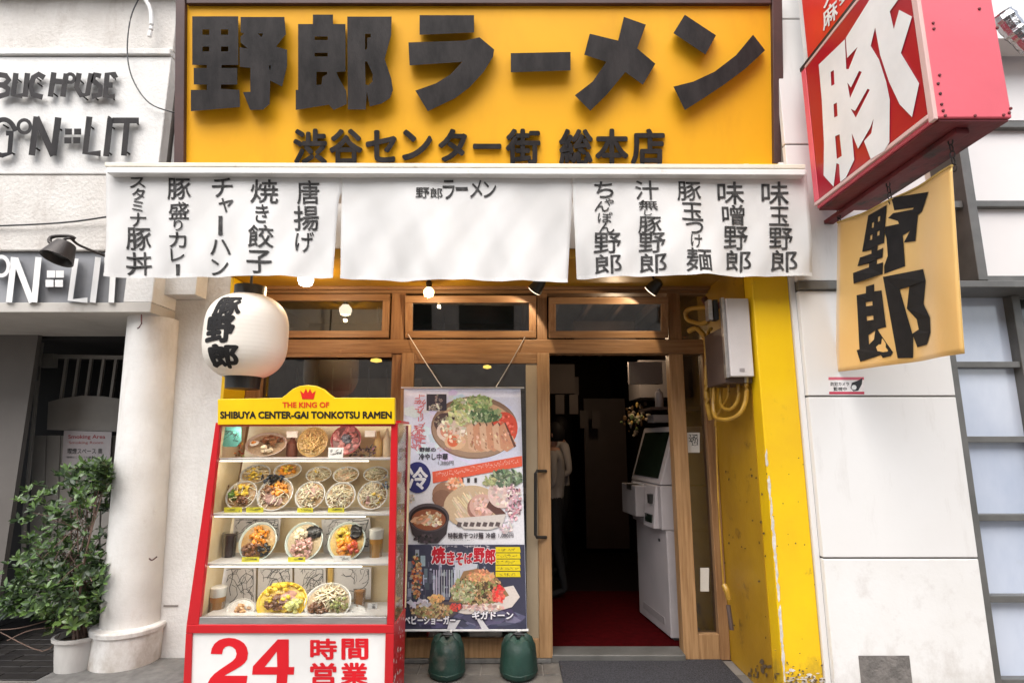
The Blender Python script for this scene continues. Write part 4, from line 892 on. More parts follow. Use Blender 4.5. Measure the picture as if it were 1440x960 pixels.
lp = cpx('lower_panel', M['white'], [(268, 888), (544, 888), (539, 1110), (261, 1110)], .002, .03)
# sides, back, floor
def world_quad(px, py): return CP.pt(px, py, 0)
def side(xt, yt, xb, yb, inset, name, m, d0, d1, th=.012):
    a, b = CP.pt(xt, yt, 0), CP.pt(xb, yb, 0); s = 1 if inset > 0 else -1
    q = [Vector((a.x, a.y + d0, a.z)), Vector((a.x, a.y + d1, a.z)), Vector((b.x, b.y + d1 + (a.y - b.y), b.z)), Vector((b.x, b.y + d0, b.z))]
    mb = MB(); mb.add([p + Vector((inset, 0, 0)) for p in q] + [p + Vector((inset + s * th, 0, 0)) for p in q], [(0, 1, 2, 3), (7, 6, 5, 4), (0, 4, 5, 1), (1, 5, 6, 2), (2, 6, 7, 3), (3, 7, 4, 0)]); return mb.build(name, m, dc)
side(303, 596, 262, 879, .004, 'side_panel', M['cream_back'], .032, D)
side(559, 596, 554, 879, -.004, 'side_glass', M['case_glass'], .032, D - .03, .004)
side(559, 596, 554, 879, -.001, 'rear_post', mat('dark_red_paint', (.25, .01, .02), .4), D - .03, D, .01)
side(262, 882, 255, 1110, .004, 'side_panel', RD, .03, D)
side(554, 882, 550, 1110, -.002, 'side_panel', RD, .03, D)
a1, a2 = CP.pt(304, 594), CP.pt(558, 594); b1, b2 = CP.pt(262, 880), CP.pt(554, 880)
MB().hexa([Vector((a1.x - .02, 3.2 + D + .06, a1.z)), Vector((a2.x, 3.2 + D + .06, a2.z)), Vector((b2.x, 3.2 + D - .002, b2.z)), Vector((b1.x - .02, 3.2 + D - .002, b1.z))],
          [Vector((a1.x - .02, 3.2 + D + .07, a1.z)), Vector((a2.x, 3.2 + D + .07, a2.z)), Vector((b2.x, 3.2 + D + .01, b2.z)), Vector((b1.x - .02, 3.2 + D + .01, b1.z))]).build('back_panel', M['cream_back'], dc)
bx('roof', RD, a1.x, a2.x, 3.26, 3.2 + D, a1.z + .002, a1.z + .015, dc)
cpx('front_glass', M['case_glass'], [(309, 598), (551, 598), (545, 878), (278, 878)], -.006, .003, 0)
cpx('sill', M['steel'], [(280, 867), (544, 867), (544, 878), (278, 878)], .008, .03)
SHELF = {}
def shelf(y, x0, x1, name='shelf'):
    p0, p1 = CP.pt(x0, y, -.03), CP.pt(x1, y, -.03); z = p0.z
    bx(name, M['shelf'], p0.x, p1.x, p0.y, 3.2 + D - .012, z - .010, z, dc, bevel=.002); SHELF[name] = z; return z
zs = [shelf(644, 306, 550), shelf(722, 297, 549), shelf(792, 289, 548), shelf(868, 281, 546)]
# interior lighting strip is not visible; header board with arched top
hb = [(306, 597), (306, 561), (397, 560)] + [(433 + 37 * cos(t) * (1 if True else 1), 562 - 22 * sin(t)) for t in [pi - .35 - k * (pi - .7) / 14 for k in range(15)]] + [(469, 560), (555, 560), (555, 596)]
hb = [(306, 597), (306, 561), (396, 559), (403, 554), (411, 547), (421, 542.5), (433, 541), (445, 542.5), (455, 547), (463, 554), (470, 559), (555, 559), (555, 596)]
mb = MB(); pext(mb, hb, CP, .03, (0, .035, 0)); HB = mb.build('header_board', mat('header_yellow', (.86, .56, .006), .3), dc, bevel=.003)
mb = MB(); RDC = (.62, .05, .012); 
shape_on(mb, [[(425, 561), (422, 549), (427, 553), (430, 546), (433, 552), (436, 546), (439, 553), (444, 549), (441, 561)]], CP.pt, .0006, .031, (.66, .02, .01))
text_on(mb, 'THE KING OF', (397, 565, 463, 573), CP.pt, .0006, .031, .035, (.66, .05, .008))
text_on(mb, 'SHIBUYA CENTER-GAI TONKOTSU RAMEN', (309.5, 578, 551, 588.5), CP.pt, .0006, .031, .045, (.02, .014, .01))
mb.build('lettering', M['print'], HB if False else dc, tags=STUFF)
for ch, b in [('時', (436, 897, 474, 927)), ('間', (480, 897, 518, 927)), ('営', (436, 931, 473, 963)), ('業', (479, 931, 517, 963))]:
    mb = MB(); glyph_on(mb, ch, b, CP.pt, .001, .003, .03); mb.build('letter', mat('red_vinyl', (.66, .006, .015), .4), dc)
k4 = lambda pts: sc(pts, 4.645, 270, 880)
mb = MB(); shape_on(mb, [k4([(122, 180), (128, 145), (145, 115), (175, 90), (208, 79), (240, 75), (280, 79), (312, 91), (340, 110), (358, 138), (366, 175), (360, 215), (345, 238), (318, 260), (285, 280), (250, 300), (228, 312), (212, 322), (362, 322), (352, 400), (95, 400), (102, 372), (118, 340), (145, 310), (185, 280), (230, 250), (262, 228), (284, 205), (291, 180), (284, 152), (264, 134), (240, 128), (218, 134), (202, 152), (196, 182)])], CP.pt, .001, .003); mb.build('numeral', MATS['red_vinyl'], dc)
mb = MB(); shape_on(mb, [k4([(560, 85), (632, 85), (632, 265), (668, 265), (665, 315), (625, 315), (618, 400), (548, 400), (555, 315), (392, 315), (398, 260)]), k4([(557, 265), (553, 165), (475, 265)])], CP.pt, .001, .003); mb.build('numeral', MATS['red_vinyl'], dc)
# fluorescent strip behind the header board
p0, p1 = CP.pt(330, 596, -.05), CP.pt(535, 596, -.05)
MB().tube([p0, p1], .007, 10).build('light_tube', emis('case_tube', (1, .93, .80), 2), dc)
for k, (yy, en) in enumerate([(600, .5), (648, .6), (726, .65), (796, .65)]):      # tube behind the header; unseen ones added under each shelf to even the light
    q = CP.pt((334 if k == 0 else 330 - k * 6) + 90, yy, -.045); w_ = .42
    if k: MB().tube([Vector((q.x - w_, q.y, q.z)), Vector((q.x + w_, q.y, q.z))], .003, 6).build('light_tube', MATS['case_tube'], dc)
    l = bpy.data.lights.new('case_light', 'AREA'); l.shape = 'RECTANGLE'; l.size = .8; l.size_y = .02; l.energy = en; l.color = (1, .92, .80); lo_ = bpy.data.objects.new('case_light', l); COL.objects.link(lo_); lo_.location = (q.x, q.y + .002, q.z - .012); lo_.rotation_euler = (radians(32), 0, 0)
# patterned strip on the outer right side
a, b = CP.pt(559, 596), CP.pt(550, 1110)
mb = MB()
for i in range(170):
    y = a.y + random.uniform(.04, D - .04); z = random.uniform(.02, .5) if i < 110 else random.uniform(.5, a.z - .1); x = a.x + (b.x - a.x) * (a.z - z) / (a.z - b.z) + .003 + i * .00001
    w = random.uniform(.004, .016); mb.add([(x, y, z), (x, y + w, z + random.uniform(0, .01)), (x, y + w, z + w), (x, y, z + w * 1.4)], [(0, 1, 2, 3)], random.choice([(.75, .72, .7), (.6, .1, .15), (.8, .78, .76)] if i < 110 else [(.2, .12, .3), (.6, .58, .65)]))
mb.build('side_pattern', M['print'], dc, tags=STUFF)

# ---------------------------------------------------------------- food
def frame_for(px, py, Y, tilt, yaw=0):
    return at(px, py, Y), Matrix.Rotation(yaw, 3, 'Z') @ Matrix.Rotation(tilt, 3, 'X')
def bowl(name, lab, box, Y, tilt, rimc, food, soup=(.45, .28, .12), inner=None, depth=.45, flat=False, grp='food samples in the display case', yaw=0):
    x0, y0, x1, y1 = box; cx_, cy_ = (x0 + x1) / 2, (y0 + y1) / 2; c, R_ = frame_for(cx_, cy_, Y, tilt, yaw)
    d = (c - CAMP).length; Rr = (x1 - x0) / 2 / F * (c.y * CT + (c.z - H) * ST)
    asp = (y1 - y0) / (x1 - x0)
    t = empty(name, lab, 'food' if name != 'plate' else 'plate', c, grp)
    hgt = Rr * depth
    S_ = Matrix.Diagonal((1, 1, 1))
    stretch = 1.0
    if asp < .75: stretch = max(.55, asp / .85)
    MS = R_ @ Matrix.Diagonal((1, stretch, 1))
    m = mat('ceramic_%d_%d_%d' % tuple(int(q * 99) for q in rimc), rimc, .25)
    prof = [(Rr * .35, -hgt), (Rr * .7, -hgt * .75), (Rr * .97, -.004), (Rr, .002), (Rr * .96, .003), (Rr * .88, -hgt * .18), (.001, -hgt * .2)]
    MB().lathe(prof, c, 28, mtx=MS, cap=False).build('dish', m, t, sm=True)
    mb = MB(); zb = -hgt * .16
    mb.lathe([(Rr * .90, zb), (.001, zb + .0015)], c, 24, col=soup, mtx=MS, cap=False)
    for f in food:
        kind, col, n, (fx, fy), rad, size = f[:6]
        for i in range(n):
            aa = random.random() * 6.283; rr = sqrt(random.random()) * rad; lx, ly = fx + rr * cos(aa), fy + rr * sin(aa)
            if lx * lx + ly * ly > .80: k_ = .88 / sqrt(lx * lx + ly * ly); lx *= k_; ly *= k_
            lz = zb + hgt * .12 + Rr * .42 * (1 - min(1, rr / (rad + .01)) ** 2) * (1.0 if kind != 'slice' else .5) * random.uniform(.3, 1)
            kk = random.uniform(.68, 1.25); cc = tuple(max(0, min(1, q * kk * random.uniform(.95, 1.05))) for q in col)
            loc = c + MS @ Vector((lx * Rr, ly * Rr, lz)); s = size * Rr
            Q = MS @ Matrix.Rotation(random.random() * 6.28, 3, 'Z') @ Matrix.Rotation(random.uniform(-.5, .5), 3, 'X')
            if kind == 'chunk': mb.blob(loc, s, s * .8, s * .6, cc, Q)
            elif kind == 'slice': mb.blob(loc, s, s * .85, s * .16, cc, MS @ Matrix.Rotation(random.random() * 6, 3, 'Z') @ Matrix.Rotation(random.uniform(.1, .5), 3, 'X'), 9)
            elif kind == 'strand':
                v = Q @ Vector((s, 0, 0)); w = Q @ Vector((0, s * .5, 0)); mb.tube(arc([loc - v, loc + w * random.uniform(-.6, .6), loc + v], 2), s * .09 + .0006, 4, cc, cap=False)
            elif kind == 'egg':
                mb.blob(loc, s, s * .8, s * .35, (.85, .80, .68), Q, 9); mb.blob(loc + MS @ Vector((0, 0, s * .2)), s * .55, s * .5, s * .25, cc, Q, 8)
    mb.build('food', M['food'], t, sm=True)
    return t
BR_, YE, OR_, PK, GR, DK, CR_, BEI = (.22, .09, .035), (.78, .52, .06), (.80, .30, .03), (.62, .36, .30), (.15, .26, .05), (.02, .018, .016), (.76, .66, .45), (.60, .45, .24)
CW, CG = (.74, .72, .68), (.60, .68, .62)
YF_ = 3.40; YB_ = 3.47
T1 = radians(62)
# second shelf, front row
row = [((318, 677, 361, 714), 'yellow egg and greens ramen bowl at the left end of the second shelf, front row', [('chunk', YE, 26, (-.1, .2), .5, .16), ('chunk', GR, 20, (-.5, 0), .35, .1), ('chunk', BR_, 16, (.2, -.4), .4, .15)]),
       ((362, 674, 412, 714), 'bowl heaped with orange pork and egg, second from left in the front row', [('slice', PK, 12, (0, -.2), .5, .33), ('chunk', OR_, 22, (.1, .2), .5, .16), ('chunk', BR_, 20, (-.4, .1), .4, .12)]),
       ((415, 678, 457, 714), 'pale noodle bowl with grey pork, third from left in the front row', [('strand', CR_, 50, (0, 0), .7, .3), ('slice', PK, 8, (0, .1), .4, .36), ('chunk', BEI, 10, (.3, -.2), .4, .12)]),
       ((458, 680, 500, 714), 'brown rimmed noodle bowl with beige toppings, fourth from left in the front row', [('strand', CR_, 50, (0, 0), .7, .3), ('slice', BEI, 10, (0, -.1), .5, .32), ('chunk', BR_, 10, (0, -.2), .3, .1)]),
       ((503, 678, 545, 714), 'cream noodle bowl at the right end of the second shelf, front row', [('strand', CR_, 60, (0, 0), .7, .3), ('chunk', YE, 12, (.2, -.2), .4, .13), ('chunk', PK, 10, (-.2, -.3), .3, .13)])]
for b, lab, f in row: bowl('noodle_bowl', lab, b, YF_ - .06, T1, CW, [('strand', CR_, 26, (0, 0), .8, .25)] + f, (.42, .25, .10))
row = [((338, 652, 380, 680), 'yellow topped bowl at the left of the raised back row', [('chunk', YE, 22, (0, 0), .6, .15), ('strand', CR_, 30, (0, 0), .7, .3)]),
       ((385, 649, 424, 673), 'orange topped bowl second from left in the raised back row', [('chunk', OR_, 26, (0, 0), .6, .16), ('chunk', YE, 16, (0, 0), .5, .14)]),
       ((430, 655, 466, 678), 'small cream bowl third from left in the raised back row', [('strand', CR_, 50, (0, 0), .7, .3), ('chunk', YE, 8, (0, .1), .3, .14)]),
       ((468, 655, 505, 679), 'small peach topped bowl fourth from left in the raised back row', [('slice', (.8, .55, .35), 12, (0, 0), .5, .3), ('strand', CR_, 30, (0, 0), .7, .3)]),
       ((511, 655, 546, 677), 'small pale bowl at the right end of the raised back row', [('strand', CR_, 50, (0, 0), .7, .3), ('chunk', GR, 6, (0, 0), .5, .1)])]
for b, lab, f in row: bowl('noodle_bowl', lab, b, YB_, radians(50), CW, f, (.5, .35, .18))
# top shelf
bowl('platter', 'oval dish with brown meat and half an egg on the top shelf', (345, 608, 403, 641), YF_, radians(58), (.66, .52, .42), [('chunk', BR_, 44, (.25, .15), .5, .13), ('egg', OR_, 1, (-.5, -.05), .02, .26), ('chunk', CR_, 12, (.15, -.55), .25, .13)], (.5, .36, .22))
bowl('platter', 'round tan noodle tray on the top shelf', (418, 600, 461, 642), YF_, radians(75), (.62, .42, .16), [('strand', (.72, .50, .20), 90, (0, -.05), .62, .3)], (.60, .40, .15))
bowl('platter', 'pink rimmed dish with a dark block of food on the top shelf', (465, 599, 508, 637), YF_, radians(75), (.45, .12, .12), [('slice', (.5, .2, .18), 26, (0, 0), .8, .2), ('chunk', (.11, .11, .13), 8, (.1, .1), .22, .26)], (.22, .10, .09))
# third shelf
bowl('noodle_bowl', 'green rimmed bowl with egg yolk and minced meat, left on the third shelf', (336, 737, 389, 785), YF_ - .04, radians(70), CG, [('chunk', OR_, 40, (0, .25), .5, .12), ('chunk', BR_, 40, (-.2, -.35), .5, .12), ('egg', (.9, .45, .03), 1, (0, .15), .02, .22), ('chunk', DK, 14, (.4, -.4), .3, .12)], (.5, .3, .10))
bowl('noodle_bowl', 'green rimmed bowl with pink meat and seaweed, middle of the third shelf', (401, 736, 454, 785), YF_ - .04, radians(70), CG, [('chunk', PK, 46, (0, -.3), .6, .13), ('chunk', CR_, 26, (-.2, .3), .35, .16), ('slice', DK, 6, (.45, .4), .2, .3)], (.55, .42, .25))
bowl('noodle_bowl', 'green rimmed bowl with orange egg and black seaweed, right on the third shelf', (461, 736, 514, 785), YF_ - .04, radians(70), CG, [('chunk', OR_, 40, (0, -.25), .5, .15), ('chunk', YE, 24, (-.2, .3), .4, .14), ('slice', DK, 7, (.5, .45), .2, .3), ('chunk', (.6, .08, .03), 12, (.4, -.3), .3, .14)], (.6, .4, .12))
# bottom shelf
bowl('plate', 'small white plate with fried dumplings on the bottom shelf', (318, 844, 359, 869), YF_ - .06, radians(60), CW, [('chunk', (.72, .42, .20), 16, (.1, .05), .45, .2)], (.7, .66, .6), depth=.2)
bowl('platter', 'large oval yellow dish of meat and cabbage on the bottom shelf', (361, 823, 432, 869), YF_ - .06, radians(62), (.78, .52, .04), [('chunk', (.8, .55, .05), 50, (0, .35), .8, .12), ('chunk', BR_, 34, (-.2, -.05), .4, .13), ('slice', PK, 8, (.1, .1), .3, .25), ('chunk', (.62, .62, .22), 24, (.55, -.2), .35, .13)], (.75, .5, .05), depth=.25)
bowl('noodle_bowl', 'white oval bowl of noodles with brown meat on the bottom shelf', (428, 824, 494, 869), YF_ - .06, radians(62), (.76, .74, .70), [('strand', CR_, 70, (.05, .25), .5, .28), ('chunk', BR_, 26, (-.35, -.3), .35, .13), ('chunk', (.35, .36, .12), 26, (.5, -.1), .4, .09)], (.5, .36, .2), depth=.3)
bowl('plate', 'small empty white bowl at the right of the bottom shelf', (478, 850, 514, 869), YF_ - .06, radians(40), CW, [('chunk', CW, 3, (0, 0), .2, .1)], (.76, .74, .7))
# drinks
def glass_of(lab, px, y0, y1, w, c, foam=None, name='drink_glass', Y=3.40):
    a_, b_ = at(px, y1, Y), at(px, y0, Y); r = w / 2 / F * (Y * CT); h = b_.z - a_.z; t = empty(name, lab, 'drink', a_, 'drink samples in the display case')
    MB().lathe([(r * .82, 0), (r * .86, .003), (r, h), (r * .94, h), (r * .8, .006), (.001, .006)], a_, 20, cap=False).build('glass', M['case_glass'], t, sm=True)
    hf = h * (.70 if foam else .92)
    MB().lathe([(.001, .007), (r * .79, .007), (r * .90, hf), (.001, hf)], a_, 20, cap=False, col=c).build('liquid', M['plain'], t, sm=True)
    if foam: MB().lathe([(.001, hf + .001), (r * .91, hf + .001), (r * .96, h + .006), (r * .7, h + .012), (.001, h + .012)], a_, 20, cap=False, col=foam).build('foam', M['plain'], t, sm=True)
glass_of('tall glass of dark cola at the left of the third shelf', 321, 748, 784, 20, (.05, .018, .012))
glass_of('beer glass with white foam at the right of the third shelf', 528, 745, 785, 20, (.62, .30, .05), (.85, .82, .74))
glass_of('beer mug with white foam at the left of the bottom shelf', 304, 826, 866, 22, (.52, .25, .06), (.86, .84, .8))
glass_of('small amber drink at the right of the bottom shelf', 505, 828, 853, 17, (.45, .19, .04))
# cards, boxes, tags, ornaments
def card(name, cat, lab, quad, Y, col, marks=None, grp='cards in the display case', d=.006):
    pl = Plane((0, Y, 0), (0, -1, 0)); c = pl.pt(sum(q[0] for q in quad) / len(quad), max(q[1] for q in quad)); t = empty(name, lab, cat, c, grp)
    mb = MB(); pext(mb, quad, pl, 0, (0, d, 0), col); mb.build('sheet', M['plain'], t)
    if marks:
        mb = MB(); marks(mb, pl); mb.build('print', M['print'], t, tags=STUFF)
    return t
def scribble(x0, y0, x1, y1, n, w=1.0, col=(.06, .06, .06)):
    def f(mb, pl):
        for i in range(n):
            p = (random.uniform(x0, x1), random.uniform(y0, y1)); q = [(p[0], p[1])]
            aa = random.uniform(-1.2, .2)
            for k in range(4): aa += random.uniform(-1.0, 1.0); q.append((min(x1, max(x0, q[-1][0] + cos(aa) * (x1 - x0) * .16)), min(y1, max(y0, q[-1][1] + sin(aa) * (y1 - y0) * .2))))
            ribbon(mb, q, w * random.uniform(.4, 1), pl.pt, .0004, .0006 + i * .00003, col)
    return f
for i, (q, lab) in enumerate([([(311, 799), (360, 797), (359, 860), (306, 862)], 'autographed white card behind the small dumpling plate'), ([(363, 797), (411, 797), (411, 850), (362, 852)], 'autographed white card behind the yellow oval dish'),
                              ([(414, 797), (458, 797), (458, 845), (414, 848)], 'autographed white card with a drawn face behind the white noodle bowl'), ([(470, 797), (522, 797), (521, 842), (470, 842)], 'autographed white card behind the amber drink'),
                              ([(330, 727), (395, 727), (392, 760), (326, 762)], 'written white card behind the left bowl of the third shelf'), ([(452, 730), (520, 727), (522, 775), (455, 778)], 'autographed card behind the right bowl of the third shelf')]):
    xs_, ys_ = [p[0] for p in q], [p[1] for p in q]
    card('autograph_card', 'card', lab, q, 3.515 - .003 * i, (.64, .60, .57), scribble(min(xs_) + 5, min(ys_) + 3, max(xs_) - 4, max(ys_) - 10, 26 if i != 3 else 12, 1.0))
card('autograph_card', 'card', 'pale card leaning at the far left of the bottom shelf', [(291, 800), (309, 799), (304, 850), (284, 852)], 3.50, (.70, .60, .53))
card('gold_strip', 'card', 'narrow gold strip between two autographed cards', [(461, 797), (468, 797), (467, 826), (461, 826)], 3.49, (.55, .34, .08))
card('tag', 'tag', 'teal paper tag in the top left corner of the case', [(307, 600), (339, 600), (339, 620), (332, 628), (315, 628), (307, 620)], 3.235, (.16, .50, .42), scribble(311, 606, 335, 620, 14, .9), 'tags in the display case')
card('tag', 'tag', 'white price tag under the pink rimmed dish', [(462, 629), (483, 629), (482, 643), (461, 643)], 3.27, (.74, .73, .71), scribble(464, 632, 480, 640, 10, .8), 'tags in the display case')
card('tag', 'tag', 'blank white tag above the tan noodle tray', [(403, 606), (418, 606), (418, 615), (403, 615)], 3.40, (.82, .76, .66), None, 'tags in the display case')
card('tag', 'tag', 'blank white tag at the top right of the case', [(513, 605), (528, 605), (527, 614), (513, 614)], 3.40, (.82, .78, .68), None, 'tags in the display case')
for b, lab in [((315, 713, 340, 720), 'yellow price tag under the leftmost front bowl of the second shelf'), ((346, 713, 370, 720), 'yellow price tag under the second front bowl of the second shelf'), ((418, 714, 440, 720), 'yellow price tag under the third front bowl of the second shelf'), ((461, 714, 484, 720), 'yellow price tag under the fourth front bowl of the second shelf'),
               ((340, 783, 364, 790), 'yellow price tag under the left bowl of the third shelf'), ((405, 783, 429, 790), 'yellow price tag under the middle bowl of the third shelf'), ((469, 781, 493, 789), 'white price tag under the right bowl of the third shelf'), ((517, 848, 531, 856), 'white price tag at the right of the bottom shelf')]:
    card('price_tag', 'tag', lab, rect(*b), 3.26, (.75, .68, .05) if 'yellow' in lab else (.78, .76, .72), scribble(b[0] + 3, b[1] + 1.5, b[2] - 3, b[3] - 1.5, 7, .7), 'price tags in the display case', .004)
def clump(name, cat, lab, boxpx, Y, cols, n, s):
    c = at((boxpx[0] + boxpx[2]) / 2, boxpx[3], Y); t = MB()
    for i in range(n):
        p = at(random.uniform(boxpx[0], boxpx[2]), random.uniform(boxpx[1], boxpx[3]), Y + random.uniform(-.03, .04)); k = random.choice(cols); t.blob(p, s * random.uniform(.6, 1.3), s * .6, s * random.uniform(.2, .6), tuple(q * random.uniform(.7, 1.3) for q in k), Matrix.Rotation(random.random() * 6, 3, Vector((random.random(), random.random(), random.random() + .1)).normalized()))
    t.build(name, M['food'], sm=True, tags=T(lab, cat))
clump('flower_ornament', 'ornament', 'orange and red artificial flowers at the left of the top shelf', (312, 618, 344, 642), 3.42, [(.75, .35, .08), (.7, .1, .05), (.8, .6, .2), (.3, .2, .05)], 70, .010)
clump('flower_ornament', 'ornament', 'dark dried flower bunch at the left of the second shelf', (301, 662, 322, 719), 3.40, [(.10, .035, .02), (.3, .14, .05), (.05, .02, .015), (.45, .28, .12)], 150, .008)
clump('seaweed_roll', 'food', 'black seaweed lump between the two left rows of bowls', (368, 668, 398, 682), 3.36, [(.015, .017, .02), (.03, .03, .04)], 40, .014)
clump('small_ornament', 'ornament', 'small dark charm with a white spot at the right edge of the second shelf', (537, 667, 546, 686), 3.27, [(.06, .08, .10), (.10, .12, .14), (.5, .5, .5)], 24, .009)
clump('snack_pile', 'food', 'pile of dark packets at the right of the top shelf', (490, 626, 528, 642), 3.44, [(.12, .10, .10), (.3, .22, .18), (.08, .07, .07)], 60, .012)
def bottle(lab, px, y0, y1, w, c, Y=3.46):
    a_, b_ = at(px, y1, Y), at(px, y0, Y); r = w / 2 / F * Y; h = b_.z - a_.z
    MB().lathe([(r * .9, 0), (r, .01), (r, h * .6), (r * .4, h * .8), (r * .35, h), (.001, h)], a_, 14, col=c).build('bottle', M['plain'], sm=True, tags=T(lab, 'bottle', 'bottles in the display case'))
bottle('gold bottle at the right of the top shelf', 531, 606, 643, 12, (.62, .42, .16)); bottle('pale bottle at the far right of the top shelf', 543, 602, 643, 10, (.75, .62, .40)); bottle('brown pot under the blank tag on the top shelf', 410, 612, 642, 15, (.22, .08, .05))

# ================================================================ FOOD BANNER
PP = Plane((0, 3.87, 0), (0, -1, 0))
pb = empty('food_banner', 'tall printed food banner hanging before the glass door', 'banner', (-.32, 3.87, .27))
cn = [(568, 546), (732, 546), (741, 884), (565, 884)]
def lerpq(u, v):  # banner coordinates to pixels, u across, v down (0..1)
    ax, ay = cn[0][0] * (1 - u) + cn[1][0] * u, cn[0][1]; bx_, by_ = cn[3][0] * (1 - u) + cn[2][0] * u, cn[3][1]; return ax * (1 - v) + bx_ * v, ay * (1 - v) + by_ * v
mb = MB(); NU, NV = 12, 24; vs = []
def bend(p, h=0): return Vector((p.x, p.y - h, p.z))
for j in range(NV + 1):
    for i in range(NU + 1): vs.append(bend(PP.pt(*lerpq(i / NU, j / NV))))
mb.add(vs, [(j * (NU + 1) + i, j * (NU + 1) + i + 1, (j + 1) * (NU + 1) + i + 1, (j + 1) * (NU + 1) + i) for j in range(NV) for i in range(NU)], (.70, .72, .86))
sheet = mb.build('sheet', M['print'], pb, sm=True); sm_ = sheet.modifiers.new('thick', 'SOLIDIFY'); sm_.thickness = .001; sm_.offset = 0
lay = [0]
PB = MB(); PB.keep = True
def pfn(px, py, h=0): return bend(PP.pt(px, py), h)
def pr(pts, col):
    """one flat printed shape on the banner"""
    lay[0] += 1; h = .0012 + lay[0] * .0000045
    pts = [(max(p[0], 566.5 if len(pts) < 25 else 0), min(p[1], 883.5)) for p in pts]; pts = [(min(p[0], 731.5 + (p[1] - 546) * .0266), p[1]) for p in pts]
    cx_, cy_ = sum(p[0] for p in pts) / len(pts), sum(p[1] for p in pts) / len(pts); n = len(pts)
    PB.add([pfn(cx_, cy_, h)] + [pfn(*p, h) for p in pts], [(0, 1 + i, 1 + (i + 1) % n) for i in range(n)], col)
def J(c, k=.25): 
    q = random.uniform(1 - k, 1 + k); return tuple(max(0, min(1, x * q * random.uniform(.9, 1.1))) for x in c)
def flecks(cx_, cy_, rx, ry, cols, n, s, stretch=1.0, ang=None, jit=.3):
    for i in range(n):
        a_ = random.random() * 6.283; r = sqrt(random.random()); x, y = cx_ + rx * r * cos(a_), cy_ + ry * r * sin(a_); th = random.random() * 3.14 if ang is None else ang + random.uniform(-.3, .3); q = s * random.uniform(.5, 1.2)
        pts = [(x + (q * stretch * cos(t) * cos(th) - q * sin(t) * sin(th)), y + (q * stretch * cos(t) * sin(th) + q * sin(t) * cos(th))) for t in (.3, 1.3, 2.5, 3.6, 4.8)]
        pr(pts, J(random.choice(cols), jit))
def squig(x0, y0, x1, y1, n, s, col):
    for i in range(n):
        x, y = random.uniform(x0, x1), random.uniform(y0, y1); th = random.choice([0, 0, 1.57, 1.57, .8, 2.3]); pr(stroke_poly((x - s * cos(th), y - s * sin(th)), (x + s * cos(th), y + s * sin(th)), s * .38), col)
def ptext(s, b, col, bold=.02):
    lay[0] += 30; glyph_on(PB, s, b, lambda x, y, h: pfn(x, y, h + .0012 + lay[0] * .0000045), .00005, 0, bold, col=col)
pr([(568, 672), (734, 640), (739, 765), (567, 765)], (.80, .79, .82))
flecks(650, 600, 80, 50, [(.74, .76, .88), (.67, .69, .84)], 60, 9, 1.6, 0, .04)
# cold ramen bowl
pr(ell(667, 601, 61, 44, 40), (.26, .16, .11)); pr(ell(668, 602, 60, 41, 40), (.40, .27, .19)); pr(ell(668, 598, 56, 38, 40), (.30, .19, .13)); pr(ell(668, 600, 54, 36, 40), (.66, .42, .26))
pr(ell(627, 594, 17, 14, 18), (.10, .06, .06)); flecks(625, 594, 14, 10, [(.3, .25, .2), (.08, .05, .05), (.5, .42, .3)], 40, 1.8)
pr(ell(634, 606, 20, 16, 18), (.80, .62, .52)); pr(ell(628, 606, 9, 9, 14), (.72, .30, .20)); pr(ell(640, 621, 15, 11, 18), (.80, .52, .32)); pr(ell(637, 620, 8, 8, 16), (.74, .17, .08))
flecks(645, 603, 26, 20, [(.8, .7, .5), (.7, .45, .3), (.85, .78, .6)], 70, 2.2, 1.5)
pr(ell(709, 602, 19, 23, 22), (.72, .10, .06)); flecks(709, 602, 15, 19, [(.85, .22, .15), (.62, .07, .04)], 60, 2.4); flecks(703, 622, 22, 8, [(.82, .48, .28), (.8, .6, .4)], 50, 2.4, 2)
for i in range(6):
    x = 656 + i * 9; pr([(x, 600), (x + 8, 594), (x + 22, 628), (x + 12, 635), (x + 3, 630)], (.66, .33, .20) if i % 2 else (.74, .48, .32)); pr([(x + 8, 594), (x + 10, 594), (x + 25, 627), (x + 22, 629)], (.16, .07, .05)); flecks(x + 11, 616, 6, 14, [(.5, .24, .15), (.8, .52, .38)], 14, 1.6, 2, 1.1)
flecks(660, 576, 30, 17, [(.42, .50, .20), (.62, .66, .34), (.22, .30, .12), (.72, .74, .52)], 200, 2.0, 2.2); flecks(674, 566, 18, 10, [(.22, .32, .12), (.5, .58, .26)], 90, 1.8, 2.4); flecks(683, 584, 22, 9, [(.10, .16, .08), (.3, .38, .2)], 90, 2.0, 2.4); flecks(645, 588, 16, 10, [(.72, .70, .42), (.6, .62, .3)], 70, 2, 2)
pr(rect(600, 554, 628, 577), (.05, .045, .06)); flecks(612, 573, 10, 5, [(.65, .6, .5), (.3, .25, .2)], 30, 1.8); flecks(617, 562, 6, 7, [(.35, .27, .24)], 14, 1.6)
squig(585, 555, 597, 625, 55, 3.0, (.66, .18, .20)); squig(576, 604, 592, 632, 36, 3.0, (.66, .22, .26))
ptext('野郎の', (590, 628.5, 613, 635), (.05, .05, .07), .03); squig(616, 629, 634, 634, 14, 1.6, (.6, .3, .35)); ptext('冷やし中華', (589, 637, 630, 646.5), (.05, .05, .07), .03); ptext('1,280円', (616, 647.5, 638, 654), (.25, .25, .3), .02)
pr([(608, 663), (734, 640.5), (735, 655), (609, 679)], (.78, .13, .07))
for i in range(46): x = 614 + i * 2.5; squig(x, 665.5 - (x - 608) * .182, x + 1.5, 672 - (x - 608) * .182, 2, 1.3, (.86, .60, .52))
